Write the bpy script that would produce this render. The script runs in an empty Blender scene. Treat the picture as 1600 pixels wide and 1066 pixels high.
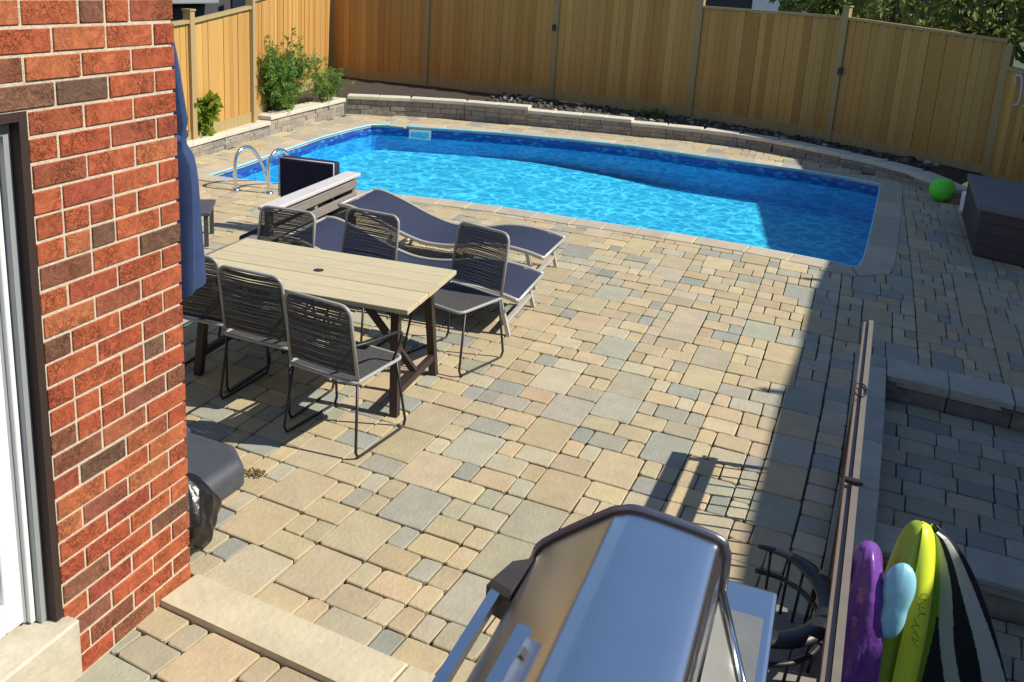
import bpy, bmesh, math, random
from mathutils import Vector, Matrix
random.seed(7)
R = random.random
def U(a, b): return a + (b - a) * random.random()
sc = bpy.context.scene
COL = sc.collection

# ------------------------------------------------------------------ camera
CAM_H = 2.6
F_PX, CX, CY = 1424.79, 717.96, 336.66          # focal length and principal point in photo pixels (1600 x 1066)
def axes(y, p, r):
    fw = Vector((math.sin(y)*math.cos(p), math.cos(y)*math.cos(p), -math.sin(p)))
    rt = Vector((math.cos(y), -math.sin(y), 0)); dn = fw.cross(rt)
    c, s = math.cos(r), math.sin(r)
    return c*rt + s*dn, c*dn - s*rt, fw
RT, DN, FW = axes(-0.3885156, 0.2544562, -0.0481612)
cd = bpy.data.cameras.new('camera'); cam = bpy.data.objects.new('camera', cd); COL.objects.link(cam)
m = Matrix((RT, -DN, -FW)).transposed().to_4x4(); m.translation = (0, 0, CAM_H); cam.matrix_world = m
cd.sensor_width = 36; cd.lens = F_PX/1600*36; cd.sensor_fit = 'HORIZONTAL'
cd.shift_x = (800-CX)/1600; cd.shift_y = (CY-533)/1600; cd.clip_start = .05; cd.clip_end = 2000
sc.camera = cam

# ------------------------------------------------------------------ light
SUN_TO = Vector((.98, .2, 1.0)).normalized()
wd = bpy.data.worlds.new('World'); sc.world = wd; wd.use_nodes = True
wn = wd.node_tree; bg = wn.nodes['Background']
sky = wn.nodes.new('ShaderNodeTexSky'); sky.sky_type = 'NISHITA'; sky.sun_disc = False
sky.sun_elevation = math.asin(SUN_TO.z); sky.sun_rotation = math.atan2(SUN_TO.x, SUN_TO.y)
wn.links.new(sky.outputs[0], bg.inputs[0]); bg.inputs[1].default_value = .112
sky.dust_density = .25; sky.ozone_density = 3.5
sd = bpy.data.lights.new('sun', 'SUN'); sd.energy = 5.0; sd.angle = math.radians(.5); sd.color = (1, .925, .80)
so = bpy.data.objects.new('sun', sd); COL.objects.link(so); so.rotation_euler = SUN_TO.to_track_quat('Z', 'Y').to_euler()
so.location = (6, 2, 12)
vs = sc.view_settings; vs.view_transform = 'Standard'; vs.look = 'None'; vs.gamma = 1; vs.exposure = .30; vs.use_curve_mapping = False
try:
    sc.cycles.transparent_max_bounces = 24; sc.cycles.max_bounces = 8
except Exception: pass

# ------------------------------------------------------------------ site survey
# The photo comes from a wide lens; straight runs of paving were traced with that lens and laid out on the site plan.
TR, TD, TF = axes(-0.9288497, 0.314937, 0.126995)
LF, LX, LY = math.exp(.429002)*1000, 800-857.96761, 533-78.19751
def G(px, py, z=0.0):
    d = RT*((px-CX)/F_PX) + DN*((py-CY)/F_PX) + FW
    t = (CAM_H-z)/-d.z
    return Vector((d.x*t, d.y*t, z))
def to_px(x, y, z):
    v = Vector((x, y, z-CAM_H)); w = v.dot(FW)
    if w < .05: return None
    return (v.dot(RT)/w*F_PX+CX, v.dot(DN)/w*F_PX+CY)
def site(u, v, z=0.0):
    w = Vector((u, v, z-CAM_H)).normalized()
    a, b, c = w.dot(TR), w.dot(TD), w.dot(TF)
    t = math.acos(max(-1, min(1, c))); s = math.hypot(a, b)
    return G(LX+a/s*t*LF, LY+b/s*t*LF, z)

# ------------------------------------------------------------------ materials
def rgb(h):
    h = h.lstrip('#'); c = [int(h[i:i+2], 16)/255 for i in (0, 2, 4)]
    return tuple(x/12.92 if x <= .04045 else ((x+.055)/1.055)**2.4 for x in c)+(1,)
MATS = {}
def mat(name, col=(.5, .5, .5), rough=.6, metal=0, var=.0, scale=8, bump=0, bscale=40, spec=.5, stretch=None, attr=None, rnd=None, trans=0, coat=0):
    """col: base; var: noise value variation; rnd: list of colours picked per object; attr: colour attribute name"""
    if name in MATS: return MATS[name]
    M = bpy.data.materials.new(name); M.use_nodes = True; nt = M.node_tree; N = nt.nodes; L = nt.links
    b = N['Principled BSDF']; b.inputs['Roughness'].default_value = rough; b.inputs['Metallic'].default_value = metal
    b.inputs['Specular IOR Level'].default_value = spec
    if coat: b.inputs['Coat Weight'].default_value = coat
    col = tuple(col)[:3]+(1,)
    tc = N.new('ShaderNodeTexCoord'); mp = N.new('ShaderNodeMapping'); L.new(tc.outputs['Object'], mp.inputs[0])
    if stretch: mp.inputs['Scale'].default_value = stretch
    oi = N.new('ShaderNodeObjectInfo')
    if rnd or attr is None:
        ad = N.new('ShaderNodeVectorMath'); ad.operation = 'ADD'; L.new(mp.outputs[0], ad.inputs[0])
        ml = N.new('ShaderNodeMath'); ml.operation = 'MULTIPLY'; ml.inputs[1].default_value = 37; L.new(oi.outputs['Random'], ml.inputs[0])
        L.new(ml.outputs[0], ad.inputs[1]); vec = ad.outputs[0]
    else: vec = mp.outputs[0]
    src = None
    if rnd:
        cr = N.new('ShaderNodeValToRGB'); cr.color_ramp.interpolation = 'LINEAR'; e = cr.color_ramp.elements
        e[0].color = tuple(rnd[0])[:3]+(1,); e[1].color = tuple(rnd[-1])[:3]+(1,)
        for i in range(1, len(rnd)-1):
            k = e.new(i/(len(rnd)-1)); k.color = tuple(rnd[i])[:3]+(1,)
        L.new(oi.outputs['Random'], cr.inputs[0]); src = cr.outputs[0]
    elif attr:
        at = N.new('ShaderNodeAttribute'); at.attribute_name = attr; src = at.outputs['Color']
    no = N.new('ShaderNodeTexNoise'); no.inputs['Scale'].default_value = scale; no.inputs['Detail'].default_value = 6; no.inputs['Roughness'].default_value = .65
    L.new(vec, no.inputs['Vector'])
    if var:
        rm = N.new('ShaderNodeMapRange'); rm.inputs[1].default_value = .25; rm.inputs[2].default_value = .75
        rm.inputs[3].default_value = 1-var; rm.inputs[4].default_value = 1+var; L.new(no.outputs[0], rm.inputs[0])
        mx = N.new('ShaderNodeMix'); mx.data_type = 'RGBA'; mx.blend_type = 'MULTIPLY'; mx.inputs[0].default_value = 1
        if src: L.new(src, mx.inputs[6])
        else: mx.inputs[6].default_value = col
        cb = N.new('ShaderNodeCombineColor')
        for i in range(3): L.new(rm.outputs[0], cb.inputs[i])
        L.new(cb.outputs[0], mx.inputs[7]); L.new(mx.outputs[2], b.inputs['Base Color'])
    elif src: L.new(src, b.inputs['Base Color'])
    else: b.inputs['Base Color'].default_value = col
    if bump:
        n2 = N.new('ShaderNodeTexNoise'); n2.inputs['Scale'].default_value = bscale; n2.inputs['Detail'].default_value = 5; L.new(vec, n2.inputs['Vector'])
        bp = N.new('ShaderNodeBump'); bp.inputs['Strength'].default_value = bump; bp.inputs['Distance'].default_value = .01
        L.new(n2.outputs[0], bp.inputs['Height']); L.new(bp.outputs[0], b.inputs['Normal'])
    if trans: b.inputs['Transmission Weight'].default_value = trans
    MATS[name] = M
    return M

mat('paver', attr='tone', rough=.85, var=.13, scale=7, bump=.4, bscale=45, spec=.25)
mat('sand_joint', (.075, .065, .05), .95, var=.3, scale=30, bump=.4)
mat('coping', rough=.85, var=.14, scale=5, bump=.4, bscale=50, spec=.25, rnd=[(.44, .38, .28), (.40, .36, .29), (.50, .43, .31), (.36, .33, .28)])
mat('kerb_stone', rough=.85, var=.18, scale=5, bump=.5, bscale=40, spec=.25, rnd=[(.34, .35, .30), (.40, .39, .32), (.30, .31, .28)])
mat('limestone', rough=.8, var=.14, scale=4, bump=.5, bscale=28, spec=.25, rnd=[(.50, .45, .31), (.54, .48, .34)])
mat('wall_block', rough=.9, var=.3, scale=12, bump=.9, bscale=30, spec=.2, rnd=[(.34, .30, .24), (.26, .24, .21), (.40, .35, .27), (.22, .20, .19), (.36, .31, .25)])
mat('cap_stone', rough=.85, var=.12, scale=6, bump=.5, bscale=40, spec=.2, rnd=[(.55, .52, .43), (.60, .56, .46), (.50, .47, .39)])
def brick_mat():
    M = bpy.data.materials.new('brick'); M.use_nodes = True; nt = M.node_tree; N = nt.nodes; L = nt.links; b = N['Principled BSDF']
    b.inputs['Roughness'].default_value = .9; b.inputs['Specular IOR Level'].default_value = .2
    tc = N.new('ShaderNodeTexCoord'); oi = N.new('ShaderNodeObjectInfo')
    ml = N.new('ShaderNodeMath'); ml.operation = 'MULTIPLY'; ml.inputs[1].default_value = 41; L.new(oi.outputs['Random'], ml.inputs[0])
    ad = N.new('ShaderNodeVectorMath'); L.new(tc.outputs['Object'], ad.inputs[0]); L.new(ml.outputs[0], ad.inputs[1])
    cr = N.new('ShaderNodeValToRGB'); e = cr.color_ramp.elements
    cols = [(.43, .105, .048), (.38, .088, .044), (.46, .135, .055), (.40, .10, .045), (.15, .090, .06), (.40, .098, .045), (.45, .125, .055), (.42, .11, .05), (.34, .08, .048), (.20, .115, .075), (.44, .12, .05), (.48, .18, .08)]
    e[0].color = cols[0]+(1,); e[1].color = cols[-1]+(1,)
    for i in range(1, len(cols)-1): k = e.new(i/(len(cols)-1)); k.color = cols[i]+(1,)
    L.new(oi.outputs['Random'], cr.inputs[0])
    n1 = N.new('ShaderNodeTexNoise'); n1.inputs['Scale'].default_value = 22; n1.inputs['Detail'].default_value = 6; n1.inputs['Roughness'].default_value = .7; n1.inputs['Distortion'].default_value = 1.5; L.new(ad.outputs[0], n1.inputs['Vector'])
    # scratched rug face: ridged, distorted noise
    n2 = N.new('ShaderNodeTexNoise'); n2.inputs['Scale'].default_value = 26; n2.inputs['Detail'].default_value = 3; n2.inputs['Distortion'].default_value = 2.6; L.new(ad.outputs[0], n2.inputs['Vector'])
    sb = N.new('ShaderNodeMath'); sb.operation = 'SUBTRACT'; sb.inputs[1].default_value = .5; L.new(n2.outputs[0], sb.inputs[0])
    ab = N.new('ShaderNodeMath'); ab.operation = 'ABSOLUTE'; L.new(sb.outputs[0], ab.inputs[0])
    rg = N.new('ShaderNodeMapRange'); rg.inputs[1].default_value = 0; rg.inputs[2].default_value = .045; rg.inputs[3].default_value = .38; rg.inputs[4].default_value = 1; L.new(ab.outputs[0], rg.inputs[0])
    n3 = N.new('ShaderNodeTexNoise'); n3.inputs['Scale'].default_value = 7; L.new(ad.outputs[0], n3.inputs['Vector'])
    r3 = N.new('ShaderNodeMapRange'); r3.inputs[1].default_value = .42; r3.inputs[2].default_value = .6; L.new(n3.outputs[0], r3.inputs[0])
    lm = N.new('ShaderNodeMix'); lm.data_type = 'FLOAT'; L.new(r3.outputs[0], lm.inputs[0]); lm.inputs[2].default_value = 1; L.new(rg.outputs[0], lm.inputs[3])
    r1 = N.new('ShaderNodeMapRange'); r1.inputs[1].default_value = .3; r1.inputs[2].default_value = .7; r1.inputs[3].default_value = .55; r1.inputs[4].default_value = 1.3; L.new(n1.outputs[0], r1.inputs[0])
    mm = N.new('ShaderNodeMath'); mm.operation = 'MULTIPLY'; L.new(r1.outputs[0], mm.inputs[0]); L.new(lm.outputs[0], mm.inputs[1])
    sc_ = N.new('ShaderNodeVectorMath'); sc_.operation = 'SCALE'; L.new(cr.outputs[0], sc_.inputs[0]); L.new(mm.outputs[0], sc_.inputs[3]); L.new(sc_.outputs[0], b.inputs['Base Color'])
    bp = N.new('ShaderNodeBump'); bp.inputs['Strength'].default_value = .8; bp.inputs['Distance'].default_value = .006; L.new(mm.outputs[0], bp.inputs['Height']); L.new(bp.outputs[0], b.inputs['Normal'])
    MATS['brick'] = M
brick_mat()
mat('mortar', (.56, .49, .37), .95, var=.2, scale=40, bump=.5, bscale=120, spec=.2)
mat('sill_stone', (.50, .46, .36), .85, var=.2, scale=7, bump=.4, spec=.25)
mat('white_vinyl', (.80, .80, .80), .4, var=.03)
mat('grey_frame', (.30, .32, .33), .45, var=.05)
mat('dark_reveal', (.035, .018, .014), .7)
mat('fence_board', rough=.75, var=.28, scale=5, bump=.25, bscale=20, spec=.25, stretch=(9, 9, .7), rnd=[(.52, .285, .075), (.44, .225, .06), (.60, .35, .10), (.40, .20, .06), (.56, .31, .085), (.48, .28, .09)])
mat('fence_post', rough=.8, var=.25, scale=5, bump=.25, spec=.25, stretch=(8, 8, .8), rnd=[(.36, .27, .13), (.40, .29, .13)])
mat('liner_floor', (.07, .70, .94), .5, var=.05, scale=14)
mat('soil', (.045, .035, .025), .95, var=.4, scale=20, bump=.8, bscale=30)
mat('gravel', rough=.9, var=.3, scale=6, spec=.2, attr='tone')
mat('ground_grass', (.06, .075, .03), .95, var=.4, scale=2)
mat('steel', (.68, .70, .73), .24, 1, var=.04, scale=5)
mat('chrome', (.75, .76, .77), .14, 1)
mat('black_metal', (.018, .018, .02), .42, spec=.5)
mat('cord', (.07, .07, .072), .75, var=.3, scale=60, spec=.3)
mat('chair_frame', (.34, .34, .33), .4, var=.05)
mat('navy_sling', (.030, .038, .075), .8, var=.12, scale=30, bump=.25, bscale=300, spec=.25)
mat('navy_cushion', (.028, .026, .055), .85, var=.15, scale=20, bump=.2, bscale=200, spec=.2)
mat('silver_frame', (.50, .49, .46), .35, .2, var=.08)
mat('table_plank', rough=.75, var=.13, scale=6, bump=.2, bscale=25, spec=.25, stretch=(.8, 9, 9), rnd=[(.50, .44, .29), (.54, .47, .31), (.47, .41, .27)])
mat('table_leg', (.035, .022, .02), .5, var=.2)
mat('grey_wood', rough=.75, var=.2, scale=7, bump=.2, spec=.25, stretch=(8, .9, 8), rnd=[(.20, .185, .165), (.24, .22, .20), (.17, .16, .145)])
mat('pale_rail', (.55, .53, .52), .6, var=.08)
mat('blue_canvas', (.040, .068, .165), .8, var=.15, scale=12, bump=.2, bscale=200, spec=.2)
mat('grey_plastic', (.060, .068, .085), .55, var=.12, scale=14)
mat('bin_bag', (.012, .012, .013), .28, bump=.8, bscale=16, spec=.6)
mat('chest_wood', rough=.6, var=.25, scale=6, bump=.2, spec=.35, stretch=(1, 8, 8), rnd=[(.060, .045, .048), (.075, .055, .055)])
mat('chest_top', (.14, .125, .125), .6, var=.12, scale=8)
mat('rail_paint', (.17, .125, .10), .55, var=.12, scale=14)
mat('rail_top_paint', (.16, .14, .115), .6, var=.12, scale=14)
mat('green_ball', (.14, .78, .045), .5, var=.15, scale=10)
mat('lime_vinyl_lit', (.76, .88, .06), .28, spec=.5, var=.04, scale=3)
mat('lime_vinyl_shaded', (.30, .44, .035), .3, spec=.5, var=.05, scale=3)  # shaded-side tone of the lime float, put into the colour
mat('purple_vinyl', (.16, .055, .30), .26, spec=.6, var=.3, scale=6, bump=1.0, bscale=14)
mat('pale_blue_vinyl', (.30, .66, .80), .3, spec=.5, var=.08, scale=8, bump=.2, bscale=10)
mat('white_label', (.80, .80, .78), .5)
mat('ink', (.03, .04, .02), .6)
mat('bark', (.09, .06, .04), .9, var=.3, scale=20, bump=.6)
mat('dry_leaf', (.14, .085, .035), .85, var=.3, scale=40)
mat('bbq_reflect', (.50, .46, .40), .16, 1, var=.03, scale=3)
mat('rim_metal', (.20, .20, .24), .35, .8)
mat('bbq_dark', (.045, .038, .035), .4, var=.1)
mat('bbq_panel', (.30, .30, .27), .4, .6, var=.1)
mat('dark_house', (.05, .05, .055), .8, var=.2, scale=4)
mat('roof_shingle', (.05, .045, .045), .9, var=.3, scale=12)
mat('grey_lid', (.26, .27, .29), .6, var=.15, scale=6)
mat('house_brick', (.30, .12, .07), .9, var=.3, scale=8)
mat('window_glass', (.02, .03, .04), .06, spec=.8)
mat('cushion_grey', (.20, .185, .155), .85, var=.12, scale=16)

def leaf_mat(name, c1, c2):
    M = bpy.data.materials.new(name); M.use_nodes = True; nt = M.node_tree; N = nt.nodes; L = nt.links
    b = N['Principled BSDF']; b.inputs['Roughness'].default_value = .55; b.inputs['Specular IOR Level'].default_value = .3
    at = N.new('ShaderNodeAttribute'); at.attribute_name = 'tone'; mx = N.new('ShaderNodeMix'); mx.data_type = 'RGBA'
    mx.inputs[6].default_value = tuple(c1)+(1,); mx.inputs[7].default_value = tuple(c2)+(1,)
    L.new(at.outputs['Fac'], mx.inputs[0]); L.new(mx.outputs[2], b.inputs['Base Color'])
    tr = N.new('ShaderNodeBsdfTranslucent'); L.new(mx.outputs[2], tr.inputs[0]); ms = N.new('ShaderNodeMixShader'); ms.inputs[0].default_value = .35
    L.new(b.outputs[0], ms.inputs[1]); L.new(tr.outputs[0], ms.inputs[2]); L.new(ms.outputs[0], N['Material Output'].inputs[0])
    MATS[name] = M
leaf_mat('leaf_fern', (.085, .20, .03), (.26, .40, .08))
leaf_mat('leaf_yellow', (.11, .20, .02), (.36, .42, .05))
leaf_mat('leaf_dark', (.010, .024, .016), (.035, .06, .035))
leaf_mat('leaf_mixed', (.07, .15, .04), (.46, .50, .15))
leaf_mat('leaf_brown', (.06, .035, .02), (.14, .08, .04))
leaf_mat('leaf_bloom', (.75, .75, .6), (.85, .83, .7))

def water_mat():
    M = bpy.data.materials.new('pool_water'); M.use_nodes = True; nt = M.node_tree; N = nt.nodes; L = nt.links
    N.remove(N['Principled BSDF'])
    tc = N.new('ShaderNodeTexCoord')
    def warp(sc_, amt):
        n = N.new('ShaderNodeTexNoise'); n.inputs['Scale'].default_value = sc_; n.inputs['Detail'].default_value = 2; L.new(tc.outputs['Object'], n.inputs['Vector'])
        s = N.new('ShaderNodeVectorMath'); s.operation = 'SCALE'; s.inputs[3].default_value = amt; L.new(n.outputs['Color'], s.inputs[0])
        a = N.new('ShaderNodeVectorMath'); L.new(tc.outputs['Object'], a.inputs[0]); L.new(s.outputs[0], a.inputs[1]); return a.outputs[0]
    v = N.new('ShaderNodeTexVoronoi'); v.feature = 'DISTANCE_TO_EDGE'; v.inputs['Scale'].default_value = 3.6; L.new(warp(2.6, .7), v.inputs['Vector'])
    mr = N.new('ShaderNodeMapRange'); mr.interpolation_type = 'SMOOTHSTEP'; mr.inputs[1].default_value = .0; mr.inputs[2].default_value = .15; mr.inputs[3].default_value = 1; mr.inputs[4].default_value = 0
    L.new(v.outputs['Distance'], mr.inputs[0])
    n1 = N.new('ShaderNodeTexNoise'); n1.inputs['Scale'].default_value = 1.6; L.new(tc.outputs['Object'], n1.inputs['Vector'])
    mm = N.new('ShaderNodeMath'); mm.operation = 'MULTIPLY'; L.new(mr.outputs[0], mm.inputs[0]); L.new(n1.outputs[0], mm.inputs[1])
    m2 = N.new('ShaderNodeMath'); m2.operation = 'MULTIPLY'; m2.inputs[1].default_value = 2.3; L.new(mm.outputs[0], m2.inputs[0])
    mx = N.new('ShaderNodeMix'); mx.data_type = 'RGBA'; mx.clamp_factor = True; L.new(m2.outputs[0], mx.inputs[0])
    mx.inputs[6].default_value = (.46, .66, .78, 1); mx.inputs[7].default_value = (1, 1, 1, 1)  # caustic light net put into the water's see-through colour
    t = N.new('ShaderNodeBsdfTransparent'); L.new(mx.outputs[2], t.inputs[0])
    g = N.new('ShaderNodeBsdfGlossy'); g.inputs['Roughness'].default_value = .04
    nb = N.new('ShaderNodeTexNoise'); nb.inputs['Scale'].default_value = 5; nb.inputs['Detail'].default_value = 3; L.new(tc.outputs['Object'], nb.inputs['Vector'])
    bp = N.new('ShaderNodeBump'); bp.inputs['Strength'].default_value = .25; bp.inputs['Distance'].default_value = .06; L.new(nb.outputs[0], bp.inputs['Height']); L.new(bp.outputs[0], g.inputs['Normal'])
    fr = N.new('ShaderNodeFresnel'); fr.inputs[0].default_value = 1.33; L.new(bp.outputs[0], fr.inputs['Normal'])
    mf = N.new('ShaderNodeMath'); mf.operation = 'MULTIPLY'; mf.inputs[1].default_value = .3; L.new(fr.outputs[0], mf.inputs[0])
    ms = N.new('ShaderNodeMixShader'); L.new(mf.outputs[0], ms.inputs[0]); L.new(t.outputs[0], ms.inputs[1]); L.new(g.outputs[0], ms.inputs[2])
    L.new(ms.outputs[0], N['Material Output'].inputs[0]); MATS['pool_water'] = M
water_mat()
def liner_wall_mat():
    M = bpy.data.materials.new('liner_wall'); M.use_nodes = True; nt = M.node_tree; N = nt.nodes; L = nt.links; b = N['Principled BSDF']; b.inputs['Roughness'].default_value = .45
    tc = N.new('ShaderNodeTexCoord'); sp = N.new('ShaderNodeSeparateXYZ'); L.new(tc.outputs['Object'], sp.inputs[0])
    mp = N.new('ShaderNodeMapping'); mp.inputs['Scale'].default_value = (7, 7, 16); L.new(tc.outputs['Object'], mp.inputs[0])
    vo = N.new('ShaderNodeTexVoronoi'); vo.inputs['Scale'].default_value = 1; L.new(mp.outputs[0], vo.inputs['Vector'])
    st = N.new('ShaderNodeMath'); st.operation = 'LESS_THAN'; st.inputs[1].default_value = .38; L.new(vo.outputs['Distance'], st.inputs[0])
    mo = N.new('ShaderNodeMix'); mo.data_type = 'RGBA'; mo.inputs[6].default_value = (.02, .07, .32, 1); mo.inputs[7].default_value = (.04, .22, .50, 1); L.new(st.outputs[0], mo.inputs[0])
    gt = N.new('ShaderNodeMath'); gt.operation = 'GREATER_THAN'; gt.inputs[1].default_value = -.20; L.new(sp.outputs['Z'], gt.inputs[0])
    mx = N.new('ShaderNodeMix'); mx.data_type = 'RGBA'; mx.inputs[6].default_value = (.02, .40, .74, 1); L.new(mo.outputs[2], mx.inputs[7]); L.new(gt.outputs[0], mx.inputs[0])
    L.new(mx.outputs[2], b.inputs['Base Color']); MATS['liner_wall'] = M
liner_wall_mat()
def stripe_mat():
    M = bpy.data.materials.new('stripe_vinyl'); M.use_nodes = True; nt = M.node_tree; N = nt.nodes; L = nt.links; b = N['Principled BSDF']; b.inputs['Roughness'].default_value = .3
    at = N.new('ShaderNodeAttribute'); at.attribute_name = 'tone'; L.new(at.outputs['Color'], b.inputs['Base Color']); MATS['stripe_vinyl'] = M
stripe_mat()

# ------------------------------------------------------------------ mesh tools
class MB:
    def __init__(s): s.v = []; s.f = []; s.sm = []; s.tone = []
    def add(s, vs, fs, smooth=False, tone=None):
        o = len(s.v); s.v += [tuple(x) for x in vs]
        for f in fs: s.f.append(tuple(i+o for i in f)); s.sm.append(smooth); s.tone.append(tone)
        return s
    def box(s, x0, x1, y0, y1, z0, z1, b=0.0, tone=None):
        if b <= 0:
            vs = [(x, y, z) for z in (z0, z1) for y in (y0, y1) for x in (x0, x1)]
            return s.add(vs, [(0, 2, 3, 1), (4, 5, 7, 6), (0, 1, 5, 4), (2, 6, 7, 3), (0, 4, 6, 2), (1, 3, 7, 5)], tone=tone)
        bm = bmesh.new(); bmesh.ops.create_cube(bm, size=1)
        for v in bm.verts: v.co = Vector(((x0+x1)/2+v.co.x*(x1-x0), (y0+y1)/2+v.co.y*(y1-y0), (z0+z1)/2+v.co.z*(z1-z0)))
        bmesh.ops.bevel(bm, geom=bm.edges[:], offset=b, segments=2 if b > .008 else 1, affect='EDGES', profile=.6)
        return s.bm(bm, tone=tone)
    def bm(s, bm, smooth=False, tone=None):
        bm.verts.index_update(); s.add([v.co for v in bm.verts], [[v.index for v in f.verts] for f in bm.faces], smooth, tone); bm.free(); return s
    def prism(s, pts, z0, z1, b=0.0, tone=None, smooth=False):
        """vertical prism over plan polygon (counter-clockwise), optional top chamfer"""
        n = len(pts)
        if b > 0:
            c = Vector((sum(p[0] for p in pts)/n, sum(p[1] for p in pts)/n)); top = []
            for p in pts:
                d = c-Vector((p[0], p[1])); top.append((p[0]+d.x/d.length*b*1.3, p[1]+d.y/d.length*b*1.3))
            vs = [(p[0], p[1], z0) for p in pts]+[(p[0], p[1], z1-b) for p in pts]+[(p[0], p[1], z1) for p in top]
            fs = [tuple(range(n))[::-1], tuple(range(2*n, 3*n))]
            for k in (0, n): fs += [(k+i, k+(i+1) % n, k+n+(i+1) % n, k+n+i) for i in range(n)]
        else:
            vs = [(p[0], p[1], z0) for p in pts]+[(p[0], p[1], z1) for p in pts]
            fs = [tuple(range(n))[::-1], tuple(range(n, 2*n))]+[(i, (i+1) % n, n+(i+1) % n, n+i) for i in range(n)]
        return s.add(vs, fs, smooth, tone)
    def tube(s, path, r, n=8, closed=False, smooth=True, tone=None, flat=1.0):
        P = [Vector(p) for p in path]; k = len(P); vs = []; up = None
        for i, p in enumerate(P):
            a = P[(i-1) % k] if (closed or i > 0) else p; c = P[(i+1) % k] if (closed or i < k-1) else p
            t = (c-a).normalized()
            if up is None:
                up = Vector((0, 0, 1)) if abs(t.z) < .9 else Vector((1, 0, 0))
            x = t.cross(up)
            if x.length < 1e-4: x = t.orthogonal()
            x.normalize(); y = x.cross(t).normalized(); up = y
            rr = r[i] if isinstance(r, (list, tuple)) else r
            for j in range(n):
                th = 2*math.pi*(j+.5)/n; vs.append(p+x*(math.cos(th)*rr)+y*(math.sin(th)*rr*flat))
        fs = []
        for i in range(k if closed else k-1):
            a, b = i*n, ((i+1) % k)*n
            fs += [(a+j, a+(j+1) % n, b+(j+1) % n, b+j) for j in range(n)]
        if not closed: fs += [tuple(range(n))[::-1], tuple(range((k-1)*n, k*n))]
        return s.add(vs, fs, smooth, tone)
    def bar(s, a, b, w, h):
        """rectangular bar between points"""
        return s.tube([a, b], [w/2*1.4142]*2, 4, smooth=False, flat=h/w)
    def lathe(s, prof, n=16, c=(0, 0), smooth=True):
        vs = []; k = len(prof)
        for r, z in prof:
            for j in range(n): th = 2*math.pi*j/n; vs.append((c[0]+r*math.cos(th), c[1]+r*math.sin(th), z))
        fs = [(i*n+j, i*n+(j+1) % n, (i+1)*n+(j+1) % n, (i+1)*n+j) for i in range(k-1) for j in range(n)]
        return s.add(vs, fs, smooth)
    def grid(s, fn, nu, nv, smooth=True, tone=None):
        vs = [fn(i/nu, j/nv) for j in range(nv+1) for i in range(nu+1)]
        return s.add(vs, [(j*(nu+1)+i, j*(nu+1)+i+1, (j+1)*(nu+1)+i+1, (j+1)*(nu+1)+i) for j in range(nv) for i in range(nu)], smooth, tone)
    def mesh(s, name, m):
        me = bpy.data.meshes.new(name); me.from_pydata(s.v, [], s.f)
        me.polygons.foreach_set('use_smooth', s.sm)
        if any(t is not None for t in s.tone):
            a = me.attributes.new('tone', 'FLOAT_COLOR', 'FACE')
            for i, t in enumerate(s.tone):
                t = t if t is not None else (.4, .4, .4); a.data[i].color = (t[0], t[1], t[2], 1) if not isinstance(t, float) else (t, t, t, 1)
        me.materials.append(MATS[m]); me.update(); return me
    def build(s, name, m, parent=None, loc=None):
        o = bpy.data.objects.new(name, s.mesh(name, m)); COL.objects.link(o)
        if parent: o.parent = parent
        if loc is not None: o.location = loc
        return o
def inst(name, me, parent=None, loc=(0, 0, 0), rz=0, scale=None):
    o = bpy.data.objects.new(name, me); COL.objects.link(o); o.location = loc; o.rotation_euler = (0, 0, rz)
    if scale: o.scale = scale
    if parent: o.parent = parent
    return o
def thing(name, label, cat, loc=(0, 0, 0), rz=0, group=None):
    o = bpy.data.objects.new(name, None); COL.objects.link(o); o.location = loc; o.rotation_euler = (0, 0, rz); o.empty_display_size = .1
    tag(o, label, cat, group); return o
def tag(o, label, cat, group=None):
    o['label'] = label; o['category'] = cat
    if group: o['group'] = group
    return o
def struct(o): o['kind'] = 'structure'; return o
def stuff(o): o['kind'] = 'stuff'; return o
def copy_tree(o, parent=None):
    c = o.copy(); COL.objects.link(c); c.parent = parent
    for ch in o.children: copy_tree(ch, c)
    return c
def inside(p, poly):
    x, y = p[0], p[1]; r = False; n = len(poly)
    for i in range(n):
        a, b = poly[i], poly[i-1]
        if (a[1] > y) != (b[1] > y) and x < (b[0]-a[0])*(y-a[1])/(b[1]-a[1])+a[0]: r = not r
    return r
def offset(poly, d):
    """offset a counter-clockwise polygon outward by d"""
    n = len(poly); out = []
    for i in range(n):
        a, b, c = Vector(poly[i-1][:2]), Vector(poly[i][:2]), Vector(poly[(i+1) % n][:2])
        e1, e2 = (b-a).normalized(), (c-b).normalized()
        n1, n2 = Vector((e1.y, -e1.x)), Vector((e2.y, -e2.x)); k = (n1+n2); k.normalize()
        out.append(b+k*(d/max(.35, k.dot(n1))))
    return out
def smooth_path(pts, n=6):
    out = []; P = [Vector(p) for p in pts]
    for i in range(len(P)-1):
        p0, p1, p2, p3 = P[max(i-1, 0)], P[i], P[i+1], P[min(i+2, len(P)-1)]
        for k in range(n):
            t = k/n; out.append(.5*((2*p1)+(p2-p0)*t+(2*p0-5*p1+4*p2-p3)*t*t+(3*p1-p0-3*p2+p3)*t**3))
    out.append(P[-1]); return out
def resample(pts, step):
    P = [Vector(p) for p in pts]; out = [P[0]]; acc = 0
    for i in range(len(P)-1):
        d = (P[i+1]-P[i]); L = d.length; t = step-acc
        while t <= L: out.append(P[i]+d*(t/L)); t += step
        acc = L-(t-step)
    if (out[-1]-P[-1]).length > step*.35: out.append(P[-1])
    else: out[-1] = P[-1]
    return out

# ================================================================== STRUCTURE
# ground far and wide, below the yard
g = MB(); g.add([(-400, -400, -.95), (400, -400, -.95), (400, 400, -.95), (-400, 400, -.95)], [(0, 1, 2, 3)])
struct(g.build('ground', 'ground_grass'))

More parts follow.
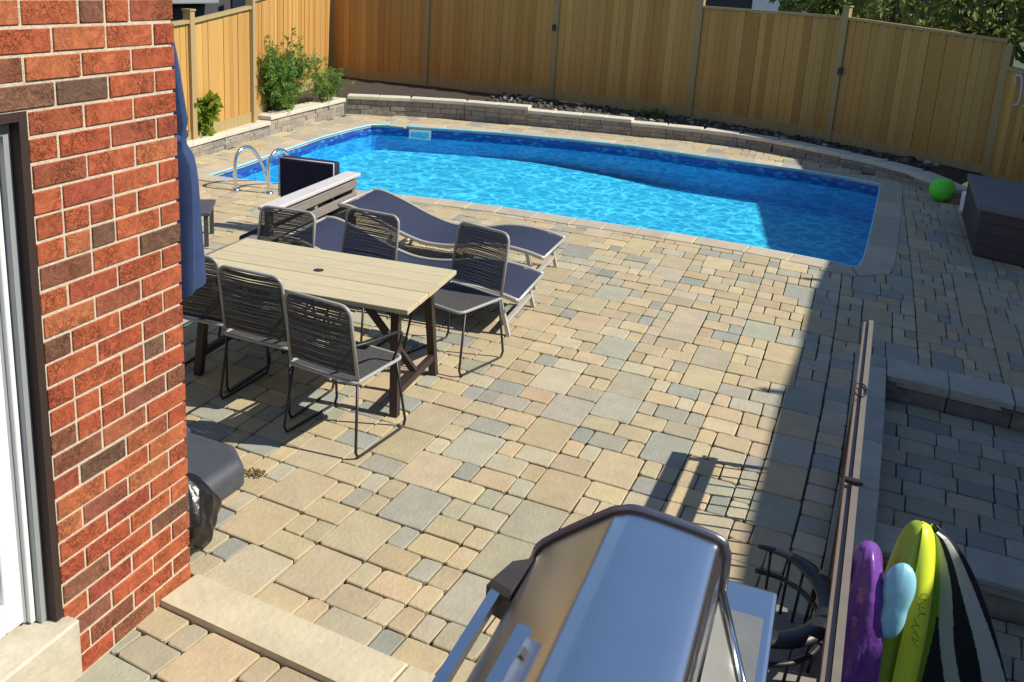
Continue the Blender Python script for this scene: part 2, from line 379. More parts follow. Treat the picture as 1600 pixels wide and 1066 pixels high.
# ---- pool outline (counter-clockwise in plan)
near = [(322, 275), (425, 287.5), (578, 301), (690, 313), (785, 325), (900, 343), (1000, 358), (1090, 372), (1172, 386), (1240, 399), (1300, 411)]
cornr = [(1330, 418), (1346, 417), (1354, 404), (1359, 385)]
right = [(1367, 350), (1374, 315), (1379, 288)]
far = [(1320, 276), (1255, 265), (1180, 255), (1100, 244), (992, 228), (890, 217), (780, 207), (695, 201), (610, 195), (580, 194.5)]
left = [(550, 201), (500, 214), (437, 236), (380, 256)]
POOL = [G(*p).xy for p in near+cornr+right+far+left]
COPE = offset(POOL, .27)
WATER_Z = -.12
# patio outline
RET = [G(*p).xy for p in ((542, 178), (640, 182), (725, 187.5), (830, 197), (910, 204.5), (990, 212), (1100, 223), (1200, 237), (1300, 257), (1400, 280), (1450, 299), (1492, 322))]
LEFTW = [G(300, 248).xy, G(420, 212).xy, G(542, 178).xy]
YARD = [Vector((-2.5, .9)), Vector((4.2, .9)), Vector((3.6, 9)), Vector((2.9, 12.3)), Vector((2.3, 13.1))]+RET[::-1]+[LEFTW[1], LEFTW[0], Vector((-7.75, 6.5)), Vector((-7.6, 2.6)), Vector((-2.5, 2.6))]
KU0, KU1, KV = .268, .52, 6.95           # kerb round the sunken steps (survey metres)
STAIR = [site(KU1, 1.0).xy, site(2.6, 1.3).xy, site(2.6, KV).xy, site(KU1, KV).xy]
# base sheet
b = MB(); s = .16; pin = offset(POOL, .12)
xs = int(14/s)
idx = {}
for i in range(-52, 30):
    for j in range(5, 108):
        cxy = ((i+.5)*s, (j+.5)*s)
        if inside(cxy, YARD) and not inside(cxy, pin) and not inside(cxy, STAIR):
            b.add([(i*s, j*s, -.022), ((i+1)*s, j*s, -.022), ((i+1)*s, (j+1)*s, -.022), (i*s, (j+1)*s, -.022)], [(0, 1, 2, 3)])
patio = struct(b.build('patio', 'sand_joint'))

# ---- pavers
TONES = [(.445, .365, .225), (.445, .375, .245), (.42, .35, .23), (.465, .385, .235), (.38, .34, .245), (.335, .325, .25), (.295, .295, .25), (.44, .36, .225), (.44, .385, .27), (.41, .34, .22), (.37, .35, .265), (.44, .355, .22)]
def tone():
    t = random.choice(TONES); k = U(.9, 1.09); return tuple(min(.8, c*k*U(.97, 1.03)) for c in t)
def cutpoly(c4, cut, jit=.003):
    """quad corners -> eight-sided outline with knocked-off corners"""
    out = []
    for i in range(4):
        p, a, n = c4[i], c4[i-1], c4[(i+1) % 4]
        k = cut*U(.5, 1.5)
        out.append(p+(a-p).normalized()*k+Vector((U(-jit, jit), U(-jit, jit)))); out.append(p+(n-p).normalized()*k+Vector((U(-jit, jit), U(-jit, jit))))
    return out
pieces = []      # (area px, outline, z, tone)
def paver(u0, u1, v0, v1, z=0.0, gap=.004, tn=None, cut=.011, keep=None):
    c = site((u0+u1)/2, (v0+v1)/2, z).xy
    if keep and not keep(c): return
    q = [site(u, v, z).xy for u, v in ((u0+gap, v0+gap), (u1-gap, v0+gap), (u1-gap, v1-gap), (u0+gap, v1-gap))]
    px = [to_px(p.x, p.y, z) for p in q]
    if any(p is None for p in px): return
    mx, my = sum(p[0] for p in px)/4, sum(p[1] for p in px)/4
    ar = abs(sum(px[i-1][0]*px[i][1]-px[i][0]*px[i-1][1] for i in range(4)))/2
    if not (-150 < mx < 1750 and -50 < my < 1250): ar = 0
    if mx < 300 and my > 0 and (mx < 262+.04*my) and my < 900: ar = 0      # behind the house corner
    pieces.append((ar if (0 < mx < 1600 and 0 < my < 1066) else 0, cutpoly(q, min(cut, (u1-u0)*.13)), z+U(-.003, .003), tn or tone()))
cop_mid = offset(POOL, .08)
def keep_main(c): return inside(c, YARD) and not inside(c, cop_mid)
C0, CP, L_, r_, s_, h_ = -1.318, .683, .263, .21, .105, .181
def band(u, v, w, keep, z=0):
    k = w/.683; L1, r1, s1 = L_*k, r_*k, s_*k; ty = random.choice('ABABCDE')
    if ty in 'AB':
        ul, ur = (u, u+L1) if ty == 'A' else (u+w-L1, u)
        paver(ul, ul+L1, v, v+2*h_, z, keep=keep)
        rows = [[r1, r1], [s1, r1, s1]]; random.shuffle(rows)
        if R() < .4: rows = [[r1, s1, s1], [s1, r1, s1]]
        for i, rw in enumerate(rows):
            x = ur
            for a in rw: paver(x, x+a, v+i*h_, v+(i+1)*h_, z, keep=keep); x += a
    elif ty in 'CD':
        lefts = [[r1], [s1, s1]] if ty == 'C' else [[s1], [s1]]
        for i in range(2):
            x = u
            for a in lefts[i]: paver(x, x+a, v+i*h_, v+(i+1)*h_, z, keep=keep); x += a
        wl = sum(lefts[0]); paver(u+wl, u+wl+L1, v, v+2*h_, z, keep=keep)
        rest = w-wl-L1; nn = [[rest]] if rest < .24*k else [[r1, rest-r1], [s1, rest-s1]]
        if len(nn) == 1: nn = [[rest], [rest/2, rest/2]]
        for i in range(2):
            x = u+wl+L1
            for a in nn[i]: paver(x, x+a, v+i*h_, v+(i+1)*h_, z, keep=keep); x += a
    else:
        for i in range(2):
            rw = [s1*1.15, r1*1.03, r1*1.03, 0]; rw[3] = w-sum(rw); random.shuffle(rw); x = u
            for a in rw: paver(x, x+a, v+i*h_, v+(i+1)*h_, z, keep=keep); x += a
STRIP0, STRIP1 = 2.535, 2.79
cols = [(C0+CP*k, CP) for k in range(-9, 2)]+[(C0+CP*2, .081-(C0+CP*2))]
cols[-1] = (C0+CP*2, .081-C0-CP*2) if .081-C0-CP*2 > .2 else cols[-1]
cols = [(C0+CP*k, CP) for k in range(-13, 1)]+[(C0+CP*1, .081-(C0+CP))]
def keep_patio(c): return keep_main(c)
for u, w in cols:
    v = STRIP1+.005-(random.choice((0, h_)))
    if v < STRIP1: 
        x = u
        for a in (r_, s_, L_, s_): 
            a *= w/.683; paver(x, x+a, STRIP1+.005, STRIP1+h_, keep=keep_patio); x += a
        v = STRIP1+h_
    while v < 14.2:
        band(u, v, w, keep_patio); v += 2*h_
    # landing by the door
    v = STRIP0-.36
    while v > .9:
        band(u, v, w, lambda c: keep_main(c)); v -= 2*h_
# soldier course along the kerb and field to the right of it
v = 1.3
while v < 7.25:
    k = U(.13, .19); paver(.084, KU0-.004, v, v+k, cut=.010); v += k
for u, w in [(.081+.7*k, .7) for k in range(0, 5)]:
    v = 7.29 + random.choice((0, .09))*0
    while v < 14.2:
        band(u, v, w, keep_main); v += 2*h_
# sunken level
def slab_rows(u0, u1, v0, v1, z, dv=.19):
    v = v0
    while v < v1-.03:
        vv = min(v+dv, v1); u = u0
        first = True
        while u < u1:
            du = U(.10, .2) if first else random.choice((.17, .26, .33, .30)); first = False
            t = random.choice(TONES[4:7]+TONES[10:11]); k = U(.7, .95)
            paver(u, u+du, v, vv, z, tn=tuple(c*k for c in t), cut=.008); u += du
        v = vv
slab_rows(KU1+.01, 2.4, 5.25, KV-.005, -.15)
slab_rows(KU1+.01, 2.4, 1.6, 4.93, -.33)
pieces.sort(key=lambda p: -p[0])
for i, (ar, poly, z, tn) in enumerate(pieces[:290]):
    MB().prism(poly, z-.03, z, .0042, tone=tn).build('paver', 'paver', patio)
b = MB()
for ar, poly, z, tn in pieces[290:]: b.prism(poly, z-.03, z, .0042, tone=tn)
o = stuff(b.build('distant_pavers', 'paver', patio))

# limestone strip on the landing edge
u = -2.29
for du in (1.08, .62, .9, .8):
    q = [site(u+a, v, .028).xy for a, v in ((.003, STRIP0), (du-.003, STRIP0), (du-.003, STRIP1-.004), (.003, STRIP1-.004))]
    MB().prism(q, -.02, .030, .006).build('edging_slab', 'limestone', patio); u += du
    if u > .0: break

# sunken steps
st = MB()
for v0, v1, z in ((4.94, KV+.02, -.175), (1.0, 5.1, -.36)):
    q = [site(KU1-.02, v0, z).xy, site(2.6, v0, z).xy, site(2.6, v1, z).xy, site(KU1-.02, v1, z).xy]
    st.add([(p.x, p.y, z) for p in q], [(0, 1, 2, 3)])
struct(st.build('sunken_path', 'sand_joint'))
kerb = thing('stone_kerb', 'grey green stone kerb edging the sunken steps below the railing', 'kerb')
v = 3.9
while v < 7.2:
    dv = min(U(.55, .75), 7.27-v)
    q = [site(a, c, .02).xy for a, c in ((KU0, v+.004), (KU1-.004, v+.004), (KU1-.004, v+dv-.004), (KU0, v+dv-.004))]
    MB().prism(cutpoly(q, .008, .002), -.05, .022, .008).build('cap', 'kerb_stone', kerb)
    q2 = [site(a, c, .0).xy for a, c in ((KU0+.03, v), (KU1-.02, v), (KU1-.02, v+dv), (KU0+.03, v+dv))]
    MB().prism(q2, -.40, -.051).build('block', 'wall_block', kerb); v += dv
u = KU1
while u < 2.5:
    du = U(.42, .6)
    q = [site(a, c, .02).xy for a, c in ((u+.003, KV-.01), (u+du-.003, KV-.01), (u+du-.003, 7.27), (u+.003, 7.27))]
    MB().prism(cutpoly(q, .008, .002), -.05, .021, .008).build('cap', 'kerb_stone', kerb)
    q2 = [site(a, c, .0).xy for a, c in ((u+.002, KV+.025), (u+du*.98, KV+.025), (u+du*.98, 7.2), (u+.002, 7.2))]
    MB().prism(q2, -.20, -.051, .006).build('block', 'wall_block', kerb); u += du
stepk = thing('stone_step', 'long stone step edge crossing the lower sunken path', 'step')
u = KU1+.01
while u < 2.4:
    du = U(.5, .62)
    q = [site(a, c, -.15).xy for a, c in ((u+.003, 4.945), (u+du-.003, 4.945), (u+du-.003, 5.235), (u+.003, 5.235))]
    MB().prism(cutpoly(q, .008, .002), -.21, -.142, .008).build('cap', 'kerb_stone', stepk)
    q = [site(a, c, -.15).xy for a, c in ((u+.002, 4.985), (u+du*.99, 4.985), (u+du*.99, 5.2), (u+.002, 5.2))]
    MB().prism(q, -.37, -.211, .005).build('block', 'wall_block', stepk); u += du
kw = thing('low_stone_wall', 'low grey stone wall end beside the barbecue at the railing foot', 'wall')
v = 1.9
while v < 3.8:
    dv = U(.4, .55)
    q = [site(a, c, .0).xy for a, c in ((KU0+.03, v+.004), (KU1-.004, v+.004), (KU1-.004, v+dv-.004), (KU0+.03, v+dv-.004))]
    MB().prism(cutpoly(q, .008, .002), -.10, -.02, .008).build('cap', 'kerb_stone', kw)
    q = [site(a, c, .0).xy for a, c in ((KU0+.04, v), (KU1-.02, v), (KU1-.02, v+dv), (KU0+.04, v+dv))]
    MB().prism(q, -.40, -.101).build('block', 'wall_block', kw); v += dv

# ---- pool
n = len(POOL); pw = MB()
def floor_z(x, y):
    t = max(0, min(1, (x+5.2)/3.0)); return -.46-.13*t*t*(3-2*t)
rings = []
for k, z in enumerate((.0, -.2, None)):
    ring = []
    for p in POOL: ring.append((p.x, p.y, -.8 if z is None else z))
    rings.append(ring)
vs = [v for r in rings for v in r]
pw.add(vs, [(k*n+i, (k+1)*n+i, (k+1)*n+(i+1) % n, k*n+(i+1) % n) for k in range(2) for i in range(n)])
pool = thing('swimming_pool', 'inground swimming pool with bright blue vinyl liner and stone coping', 'pool')
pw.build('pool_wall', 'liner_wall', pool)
fl = MB(); s = .25
cells = [(i, j) for i in range(-34, 8) for j in range(35, 60)]
bigp = offset(POOL, .3)
for i, j in cells:
    q = [(i*s, j*s), ((i+1)*s, j*s), ((i+1)*s, (j+1)*s), (i*s, (j+1)*s)]
    if inside((q[0][0]+s/2, q[0][1]+s/2), bigp): fl.add([(x, y, floor_z(x, y)) for x, y in q], [(0, 1, 2, 3)], True)
fl.build('pool_floor', 'liner_floor', pool)
# coping stones along the edge
loop = [Vector((p.x, p.y)) for p in POOL]+[Vector((POOL[0].x, POOL[0].y))]
outl = COPE+[COPE[0]]
for i in range(n):
    a, c, A, Cc = loop[i], loop[i+1], Vector(outl[i]), Vector(outl[i+1])
    m_ = max(1, round((c-a).length/.42))
    for k in range(m_):
        t0, t1 = k/m_, (k+1)/m_; e = .004/max(.05, (c-a).length)
        t0 += e; t1 -= e
        q = [a.lerp(c, t1), a.lerp(c, t0), A.lerp(Cc, t0), A.lerp(Cc, t1)]
        # coping overhangs the water a little
        inn = [(q[0]-q[3]).normalized()*.02, (q[1]-q[2]).normalized()*.02]
        q[0] = q[0]+inn[0]; q[1] = q[1]+inn[1]
        if len(q) == 4: MB().prism(q[::-1], -.045, .012+U(-.002, .002), .008).build('coping_stone', 'coping', pool)
bead = [(p.x, p.y, -.002) for p in offset(POOL, -.026)]
MB().tube(bead, .013, 6, closed=True).build('liner_bead', 'pale_blue_vinyl', pool)
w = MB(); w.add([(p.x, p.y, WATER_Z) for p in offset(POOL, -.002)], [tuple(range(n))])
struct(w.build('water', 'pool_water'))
# skimmer
pa, pb = G(639, 216, -.1), G(675, 220, -.1)
fa, fb = Vector((POOL[-8].x, POOL[-8].y)), None
def far_wall_pt(px):
    d = RT*((px-CX)/F_PX)+DN*((205-CY)/F_PX)+FW; best = None
    for i in range(n):
        a, c = POOL[i], POOL[(i+1) % n]; e = c-a
        den = d.x*e.y-d.y*e.x
        if abs(den) < 1e-9: continue
        t = (a.x*e.y-a.y*e.x)/den; k = (a.x*d.y-a.y*d.x)/den
        if 0 <= k <= 1 and t > 0 and (best is None or t > best[0]): best = (t, Vector((d.x*t, d.y*t)), e.normalized())
    return best[1], best[2]
P0, e0 = far_wall_pt(640); P1, _ = far_wall_pt(674)
sk = thing('pool_skimmer', 'white rectangular skimmer opening on the far pool wall', 'skimmer', (P0.x, P0.y, 0), math.atan2((P1-P0).y, (P1-P0).x))
Ls = (P1-P0).length
fr_ = MB(); fr_.box(0, Ls, -.05, -.012, -.085, -.055).box(0, Ls, -.05, -.012, -.225, -.185).box(0, .04, -.05, -.012, -.186, -.084).box(Ls-.04, Ls, -.05, -.012, -.186, -.084)
fr_.build('frame', 'white_vinyl', sk); MB().box(.03, Ls-.03, -.03, -.011, -.2, -.07).build('flap', 'pale_blue_vinyl', sk)

# ---- retaining walls
def ret_wall(name, label, path, heights, setback, courses, side=1, cap_over=.03):
    """path: plan points, heights: wall height at each point; blocks toward the patio, caps on top"""
    t = thing(name, label, 'retaining wall')
    for i in range(len(path)-1):
        a, c = path[i], path[i+1]; L = (c-a).length; d = (c-a)/L; nn = Vector((-d.y, d.x))*side
        h = heights[i]; ch = (h-.06)/courses
        for k in range(courses):
            x = 0.0
            if k % 2: x = -U(.1, .2)
            while x < L:
                w = U(.24, .46); x0, x1 = max(0, x)+.004, min(L, x+w)-.004
                if x1-x0 > .03:
                    off = U(-.006, .010)+k*setback
                    p = [a+d*x0+nn*off, a+d*x1+nn*off, a+d*x1+nn*.26, a+d*x0+nn*.26]
                    if side < 0: p = p[::-1]
                    MB().prism(p, k*ch-.02*(k == 0), (k+1)*ch-.005, .006).build('block', 'wall_block', t)
                x += w
        x = 0
        m_ = max(1, round(L/.62))
        for k in range(m_):
            x0, x1 = L*k/m_+.003, L*(k+1)/m_-.003
            p = [a+d*x0-nn*cap_over, a+d*x1-nn*cap_over, a+d*x1+nn*.29, a+d*x0+nn*.29]
            if side < 0: p = p[::-1]
            MB().prism(p, h-.06, h+U(0, .004), .010).build('cap', 'cap_stone', t)
    return t
lw = [G(300, 248).xy, G(352, 232).xy, G(421, 211.5).xy, G(480, 195).xy, G(538, 179).xy]
ret_wall('retaining_wall', 'sunlit stone retaining wall below the left fence bushes', [lw[0]+(lw[0]-lw[1])*1.2]+lw, [.235, .235, .235, .31, .31], .0, 3)
bw = [G(*p).xy for p in ((542, 178), (640, 182), (725, 187.5), (824, 196.5))]
ret_wall('retaining_wall', 'tallest shaded stone retaining wall along the back fence', bw, [.35, .35, .35], .0, 3)
mw = [G(*p).xy for p in ((824, 196.5), (905, 204), (985, 212))]
ret_wall('retaining_wall', 'middle stepped stone retaining wall behind the pool', mw, [.29, .29], .0, 3)
low = [G(*p).xy for p in ((985, 212), (1100, 223), (1200, 237), (1300, 257), (1400, 280), (1450, 299), (1485, 315))]
lowp = resample(smooth_path([(p.x, p.y, 0) for p in low], 8), .62); lowp = [p.xy for p in lowp]
ret_wall('retaining_wall', 'low curved stone retaining wall with rounded pale cap by the green ball', lowp, [.24-.08*i/len(lowp) for i in range(len(lowp))], .0, 2)

# ---- planting beds
FENCE_B = [(-7.98, 7.2), (-8.30, 10.24), (-8.53, 11.97), (-10.6, 17.85), (-8.33, 18.02), (-5.48, 18.05), (-2.64, 17.88), (-.10, 17.10), (2.2, 15.75), (2.75, 14.85)]
def strip(mb, A, B, za, zb, n=40):
    pa = [Vector(p) for p in A]; pb = [Vector(p) for p in B]
    def at(P, t):
        L = [0]
        for i in range(len(P)-1): L.append(L[-1]+(P[i+1]-P[i]).length)
        x = t*L[-1]
        for i in range(len(P)-1):
            if x <= L[i+1]+1e-9: return P[i].lerp(P[i+1], (x-L[i])/max(1e-9, L[i+1]-L[i]))
        return P[-1]
    def fn(u, v):
        p, q = at(pa, u), at(pb, u); z = za(u)*(1-v)+zb(u)*v
        c = p.lerp(q, v); return (c.x, c.y, z+U(-.02, .02)*(0 < v < 1))
    mb.grid(fn, n, 5)
bd = MB()
strip(bd, [lw[0]+(lw[0]-lw[1])*1.2+Vector((-.2, 0)), lw[0]+Vector((-.2, 0)), lw[-1]+Vector((-.2, .15))], [Vector(FENCE_B[0])+Vector((-.1, 0)), Vector(FENCE_B[1])+Vector((-.1, 0)), Vector(FENCE_B[3])+Vector((-.1, .1))], lambda u: .19+.08*u, lambda u: .24+.10*u, 40)
bk = [p+Vector((0, .2)) for p in bw+mw[1:]+lowp[1:]]
strip(bd, [lw[-1]+Vector((-.2, .15))]+bk, [Vector(FENCE_B[3])+Vector((-.1, .1))]+[Vector(p)+Vector((0, .12)) for p in FENCE_B[4:9]], lambda u: .30-.20*u, lambda u: .36-.28*u, 70)
bed = struct(bd.build('planting_bed', 'soil'))
gr = MB()
def bedpt(u, v): return None
A_, B_ = bk, [Vector(p) for p in FENCE_B[4:9]]
for i in range(900):
    k = U(0, 1); x = U(-6.5, 1.9)
    def yat(P):
        for a, c in zip(P, P[1:]):
            if a.x <= x <= c.x: return a.y+(c.y-a.y)*(x-a.x)/max(1e-6, c.x-a.x)
        return None
    y0, y1 = yat(A_), yat(B_)
    if y0 is None or y1 is None or y1-y0 < .1: continue
    y = y0+.1+(y1-y0-.15)*k; uu = (x+8.5)/10.8
    zz = (.30-.20*uu)*(1-k)+(.36-.28*uu)*k; sz = U(.015, .05)*(2.0 if R() < .05 else 1)
    c = U(.03, .16) if R() < .93 else U(.3, .5)
    pts = [(x+sz*U(.6, 1.2)*math.cos(a), y+sz*U(.6, 1.2)*math.sin(a)) for a in (0, 1.2, 2.4, 3.7, 5.0)]
    gr.prism(pts, zz-.02, zz+sz*.7, sz*.25, tone=(c, c*.95, c*.85))
stuff(gr.build('bed_gravel', 'gravel')); o = bpy.data.objects['bed_gravel']; tag(o, 'dark gravel and loose stones in the bed along the back fence', 'gravel')

# ================================================================== HOUSE
house = thing('brick_house', 'red brick house corner with white sliding patio door at left edge', 'house', (0, 0, 0))
WX, WY0, WY1, WTOP = -2.319, -.6, 2.775, 3.4
COURSE, BL = .0855, .232
DOOR_Y1, DOOR_Z0, DOOR_Z1 = 2.085, .30, 2.1375
wl = MB()
wl.box(WX-.32, WX-.0055, DOOR_Y1, WY1-.012, -.05, WTOP)
wl.box(WX-.32, WX-.0055, WY0, DOOR_Y1-.0005, DOOR_Z1, WTOP)
wl.box(WX-6, WX-.321, WY1-.30, WY1-.013, -.05, WTOP)
wall = wl.build('wall', 'mortar', house)
def brick_mesh(L):
    bm = bmesh.new(); bmesh.ops.create_cube(bm, size=1)
    for v in bm.verts: v.co = Vector((v.co.x*.09, v.co.y*L, v.co.z*(COURSE-.0125)))
    bmesh.ops.bevel(bm, geom=bm.edges[:], offset=.0022, segments=1, affect='EDGES')
    return MB().bm(bm).mesh('brick', 'brick')
BM = {}
def put_brick(y0, y1, z, x=WX):
    L = round(y1-y0, 3)
    if L < .03: return
    if L not in BM: BM[L] = brick_mesh(L)
    o = inst('brick', BM[L], wall, (x-.045+U(-.002, .002), (y0+y1)/2, z+COURSE/2+U(-.001, .001)))
nc = int(WTOP/COURSE)
for i in range(nc):
    z = .0+i*COURSE; y = WY1
    first = BL if i % 2 == 0 else BL/2
    lim = DOOR_Y1 if z < DOOR_Z1-.02 else 1.5
    if z > 2.62: break
    k = 0
    while y > lim+.001:
        L = first-.0115 if k == 0 else BL-.0115
        y0 = max(lim, y-L)
        if R() < .06 and k > 0 and y0 > lim:      # an odd cut pair
            mid = (y0+y)/2; put_brick(mid+.006, y, z); put_brick(y0, mid-.006, z)
        else: put_brick(y0, y, z)
        y = y-L-.0115; k += 1
# far return face (round the corner) in brick as well
for i in range(nc):
    z = i*COURSE
    if z > 2.62: break
    L = BL/2-.0115 if i % 2 == 0 else BL-.0115
    me = BM.get('r%d' % (i % 2))
    if me is None:
        bm = bmesh.new(); bmesh.ops.create_cube(bm, size=1)
        for v in bm.verts: v.co = Vector((v.co.x*L, v.co.y*.02, v.co.z*(COURSE-.0125)))
        me = MB().bm(bm).mesh('brick', 'brick'); BM['r%d' % (i % 2)] = me
    inst('brick', me, wall, (WX-.10-L/2-.012, WY1-.005, z+COURSE/2))
# door
dx = WX-.10
fr = MB()
fr.box(WX-.10, WX-.004, DOOR_Y1-.032, DOOR_Y1-.001, DOOR_Z0, DOOR_Z1-.001)
fr.box(WX-.10, WX-.004, .2, DOOR_Y1-.033, DOOR_Z1-.03, DOOR_Z1-.001)
fr.build('door_reveal', 'dark_reveal', house)
door = MB().box(dx-.06, dx+.055, DOOR_Y1-.060, DOOR_Y1-.034, DOOR_Z0+.002, DOOR_Z1-.032).box(dx-.06, dx+.055, .2, DOOR_Y1-.061, DOOR_Z1-.075, DOOR_Z1-.032).build('door', 'grey_frame', house)
f2 = MB()
f2.box(dx-.06, dx+.03, DOOR_Y1-.082, DOOR_Y1-.062, DOOR_Z0+.004, DOOR_Z1-.077, .003)
f2.box(dx-.06, dx+.015, DOOR_Y1-.172, DOOR_Y1-.098, DOOR_Z0+.02, DOOR_Z1-.08, .004)
f2.box(dx-.06, dx+.015, .2, DOOR_Y1-.173, DOOR_Z0+.02, DOOR_Z0+.14, .004)
f2.box(dx-.06, dx+.015, .2, DOOR_Y1-.173, DOOR_Z1-.16, DOOR_Z1-.08, .004)
f2.build('frame', 'white_vinyl', door)
MB().box(dx-.055, dx+.010, DOOR_Y1-.0975, DOOR_Y1-.083, DOOR_Z0+.01, DOOR_Z1-.078).build('track', 'grey_frame', door)
MB().box(dx-.03, dx-.02, .21, DOOR_Y1-.174, DOOR_Z0+.141, DOOR_Z1-.161).build('pane', 'window_glass', door)
stk = MB().box(dx-.0195, dx-.0185, DOOR_Y1-.255, DOOR_Y1-.185, DOOR_Z0+.145, DOOR_Z0+.205).build('sticker', 'white_label', door)
MB().box(dx-.0183, dx-.0178, DOOR_Y1-.245, DOOR_Y1-.195, DOOR_Z0+.167, DOOR_Z0+.183).build('sticker_print', 'ink', door)
MB().box(WX-.16, WX+.055, .2, DOOR_Y1+.02, .06, DOOR_Z0-.003, .008).build('door_sill', 'sill_stone', house)
MB().box(WX-.30, WX-.003, .2, DOOR_Y1+.001, -.05, .058).build('foundation', 'sill_stone', house)
MB().box(WX-2.2, WX-.5, -.6, 2.2, -.02, .0).build('room_floor', 'sill_stone', house)
MB().box(WX-6, WX-.01, WY0-6, WY0, -.05, WTOP).build('rear_wall', 'house_brick', house)

# neighbouring house to the right, out of frame, whose eaves shade the right side of the yard
nb = thing('neighbouring_house', 'two storey brick house next door whose shadow falls across the right side', 'house', (0, 0, 0))
HX, HZ = 4.6, 4.6
def eave_for(y):           # shadow edge x on the ground wanted at y
    pts = [(-4, -.14), (4.3, -.13), (6.0, -.10), (7.0, -.03), (8.4, .0), (9.6, .10), (12, .0), (15, -.45), (18, -.9)]
    for a, c in zip(pts, pts[1:]):
        if a[0] <= y <= c[0]: return a[1]+(c[1]-a[1])*(y-a[0])/(c[0]-a[0])
    return -.9
ys = [-4+.5*i for i in range(42)]
ev = MB(); vs = []
for y in ys:
    x = eave_for(y)+HZ*.98; vs.append((x, y+HZ*.2, HZ))
k = len(vs)
full = vs+[(x+.02, y, z-.18) for x, y, z in vs]+[(8.0, y, HZ+1.6) for x, y, z in vs]
ev.add(full, [(i, i+1, k+i+1, k+i) for i in range(k-1)]+[(i+1, i, 2*k+i, 2*k+i+1) for i in range(k-1)])
ev.build('roof', 'roof_shingle', nb)
MB().box(5.0, 11, -3, 16.5, -.95, HZ-.02).build('wall', 'house_brick', nb)
for y in (1, 5, 9):
    wn_ = MB().box(4.95, 4.998, y, y+1.2, 1.2, 2.6).build('window', 'white_vinyl', nb); MB().box(4.94, 4.949, y+.06, y+1.14, 1.26, 2.54).build('pane', 'window_glass', wn_)
for y, x in ((6.1, -.28), (8.9, -.12)): MB().box(eave_for(y)+HZ*.98-.02, eave_for(y)+HZ*.98+.02, y+HZ*.2-.035, y+HZ*.2+.035, HZ-.02, HZ+.13).build('shadow_stub', 'black_metal', nb)  # unseen stubs added on the eave to notch its shadow edge

# ================================================================== FENCES
bm = bmesh.new(); bmesh.ops.create_cube(bm, size=1); bmesh.ops.bevel(bm, geom=bm.edges[:], offset=.03, segments=1, affect='EDGES')
BOARD = MB().bm(bm).mesh('board', 'fence_board')
POST = MB().box(-.5, .5, -.5, .5, -.5, .5).mesh('post', 'fence_post')
def fence(name, label, pts, panels, inward, posts, knots=()):
    """pts: plan points; panels: (z_bottom0, z_bottom1, z_top0, z_top1) for each run"""
    t = thing(name, label, 'fence')
    for i, (zb0, zb1, zt0, zt1) in enumerate(panels):
        a, c = Vector(pts[i]), Vector(pts[i+1]); L = (c-a).length; d = (c-a)/L; rz = math.atan2(d.y, d.x); nn = Vector((-d.y, d.x))*inward
        x = .05; 
        while x < L-.05:
            w = min(U(.125, .15), L-.05-x); k = (x+w/2)/L; zb, zt = zb0+(zb1-zb0)*k+.12, zt0+(zt1-zt0)*k-.05
            p = a+d*(x+w/2)+nn*U(-.006, .006)
            inst('board', BOARD, t, (p.x, p.y, (zb+zt)/2), rz, (w-.004, .02, zt-zb)); x += w
        for z0, z1, hh, dep in ((zt0, zt1, .045, .10), (zb0+.15, zb1+.15, .22, .045)):
            m1 = MB(); e = Vector((d.x, d.y))
            A0, A1 = a+d*.04, c-d*.04; o1 = nn*dep/2
            vv = [(A0-o1, z0-hh), (A1-o1, z1-hh), (A1+o1, z1-hh), (A0+o1, z0-hh), (A0-o1, z0), (A1-o1, z1), (A1+o1, z1), (A0+o1, z0)]
            m1.add([(p.x, p.y, z) for p, z in vv], [(0, 3, 2, 1), (4, 5, 6, 7), (0, 1, 5, 4), (1, 2, 6, 5), (2, 3, 7, 6), (3, 0, 4, 7)])
            m1.build('top_rail' if hh < .1 else 'kick_board', 'fence_post', t)
    for (k, zb, zt) in posts:
        p = Vector(pts[k]); rz = math.atan2((Vector(pts[min(k+1, len(pts)-1)])-Vector(pts[max(0, k-1)])).y, (Vector(pts[min(k+1, len(pts)-1)])-Vector(pts[max(0, k-1)])).x)
        inst('post', POST, t, (p.x, p.y, (zb+zt)/2), rz, (.11, .115, zt-zb))
        pc = inst('post_cap', POST, t, (p.x, p.y, zt+.012), rz, (.14, .14, .024))
    for p, rz in knots:
        inst('hinge_plate', MB().box(-.035, .035, -.02, .02, -.06, .06, .006).mesh('hinge_plate', 'black_metal'), t, p, rz)
    return t
FB = FENCE_B
fence('wood_fence', 'sunlit golden board fence on the left behind the leafy bushes', [FB[0], FB[1], FB[2], FB[3]], [(.2, .2, 1.72, 1.88), (.22, .26, 1.88, 2.04), (.28, .36, 2.14, 2.50)], -1, [(1, .1, 2.0), (2, .1, 2.40), (3, .2, 2.75)])
fn_ = fence('wood_fence', 'long shaded brown board fence running behind the pool', FB[3:9], [(.36, .36, 2.64, 2.64), (.36, .34, 2.64, 2.60), (.34, .26, 2.60, 2.52), (.26, .16, 2.31, 2.28), (.16, .05, 2.27, 2.10)], 1, [(1, .2, 2.75), (2, .2, 2.72), (3, .2, 2.66), (4, .0, 2.43), (5, -.05, 2.0)],
     knots=[((FB[5][0]-.02, FB[5][1]-.09, 1.72), 0), ((FB[7][0]+.02, FB[7][1]-.09, 1.36), -.3)])
fence('wood_fence', 'short board fence stepping down at far right beside the deck box', [FB[8], (2.62, 14.85), (3.35, 13.0), (3.65, 12.2)], [(-.02, -.02, 1.72, 1.66), (-.02, -.02, 1.58, 1.50), (-.02, -.02, 1.5, 1.45)], 1, [(1, -.05, 1.80), (2, -.05, 1.66)])
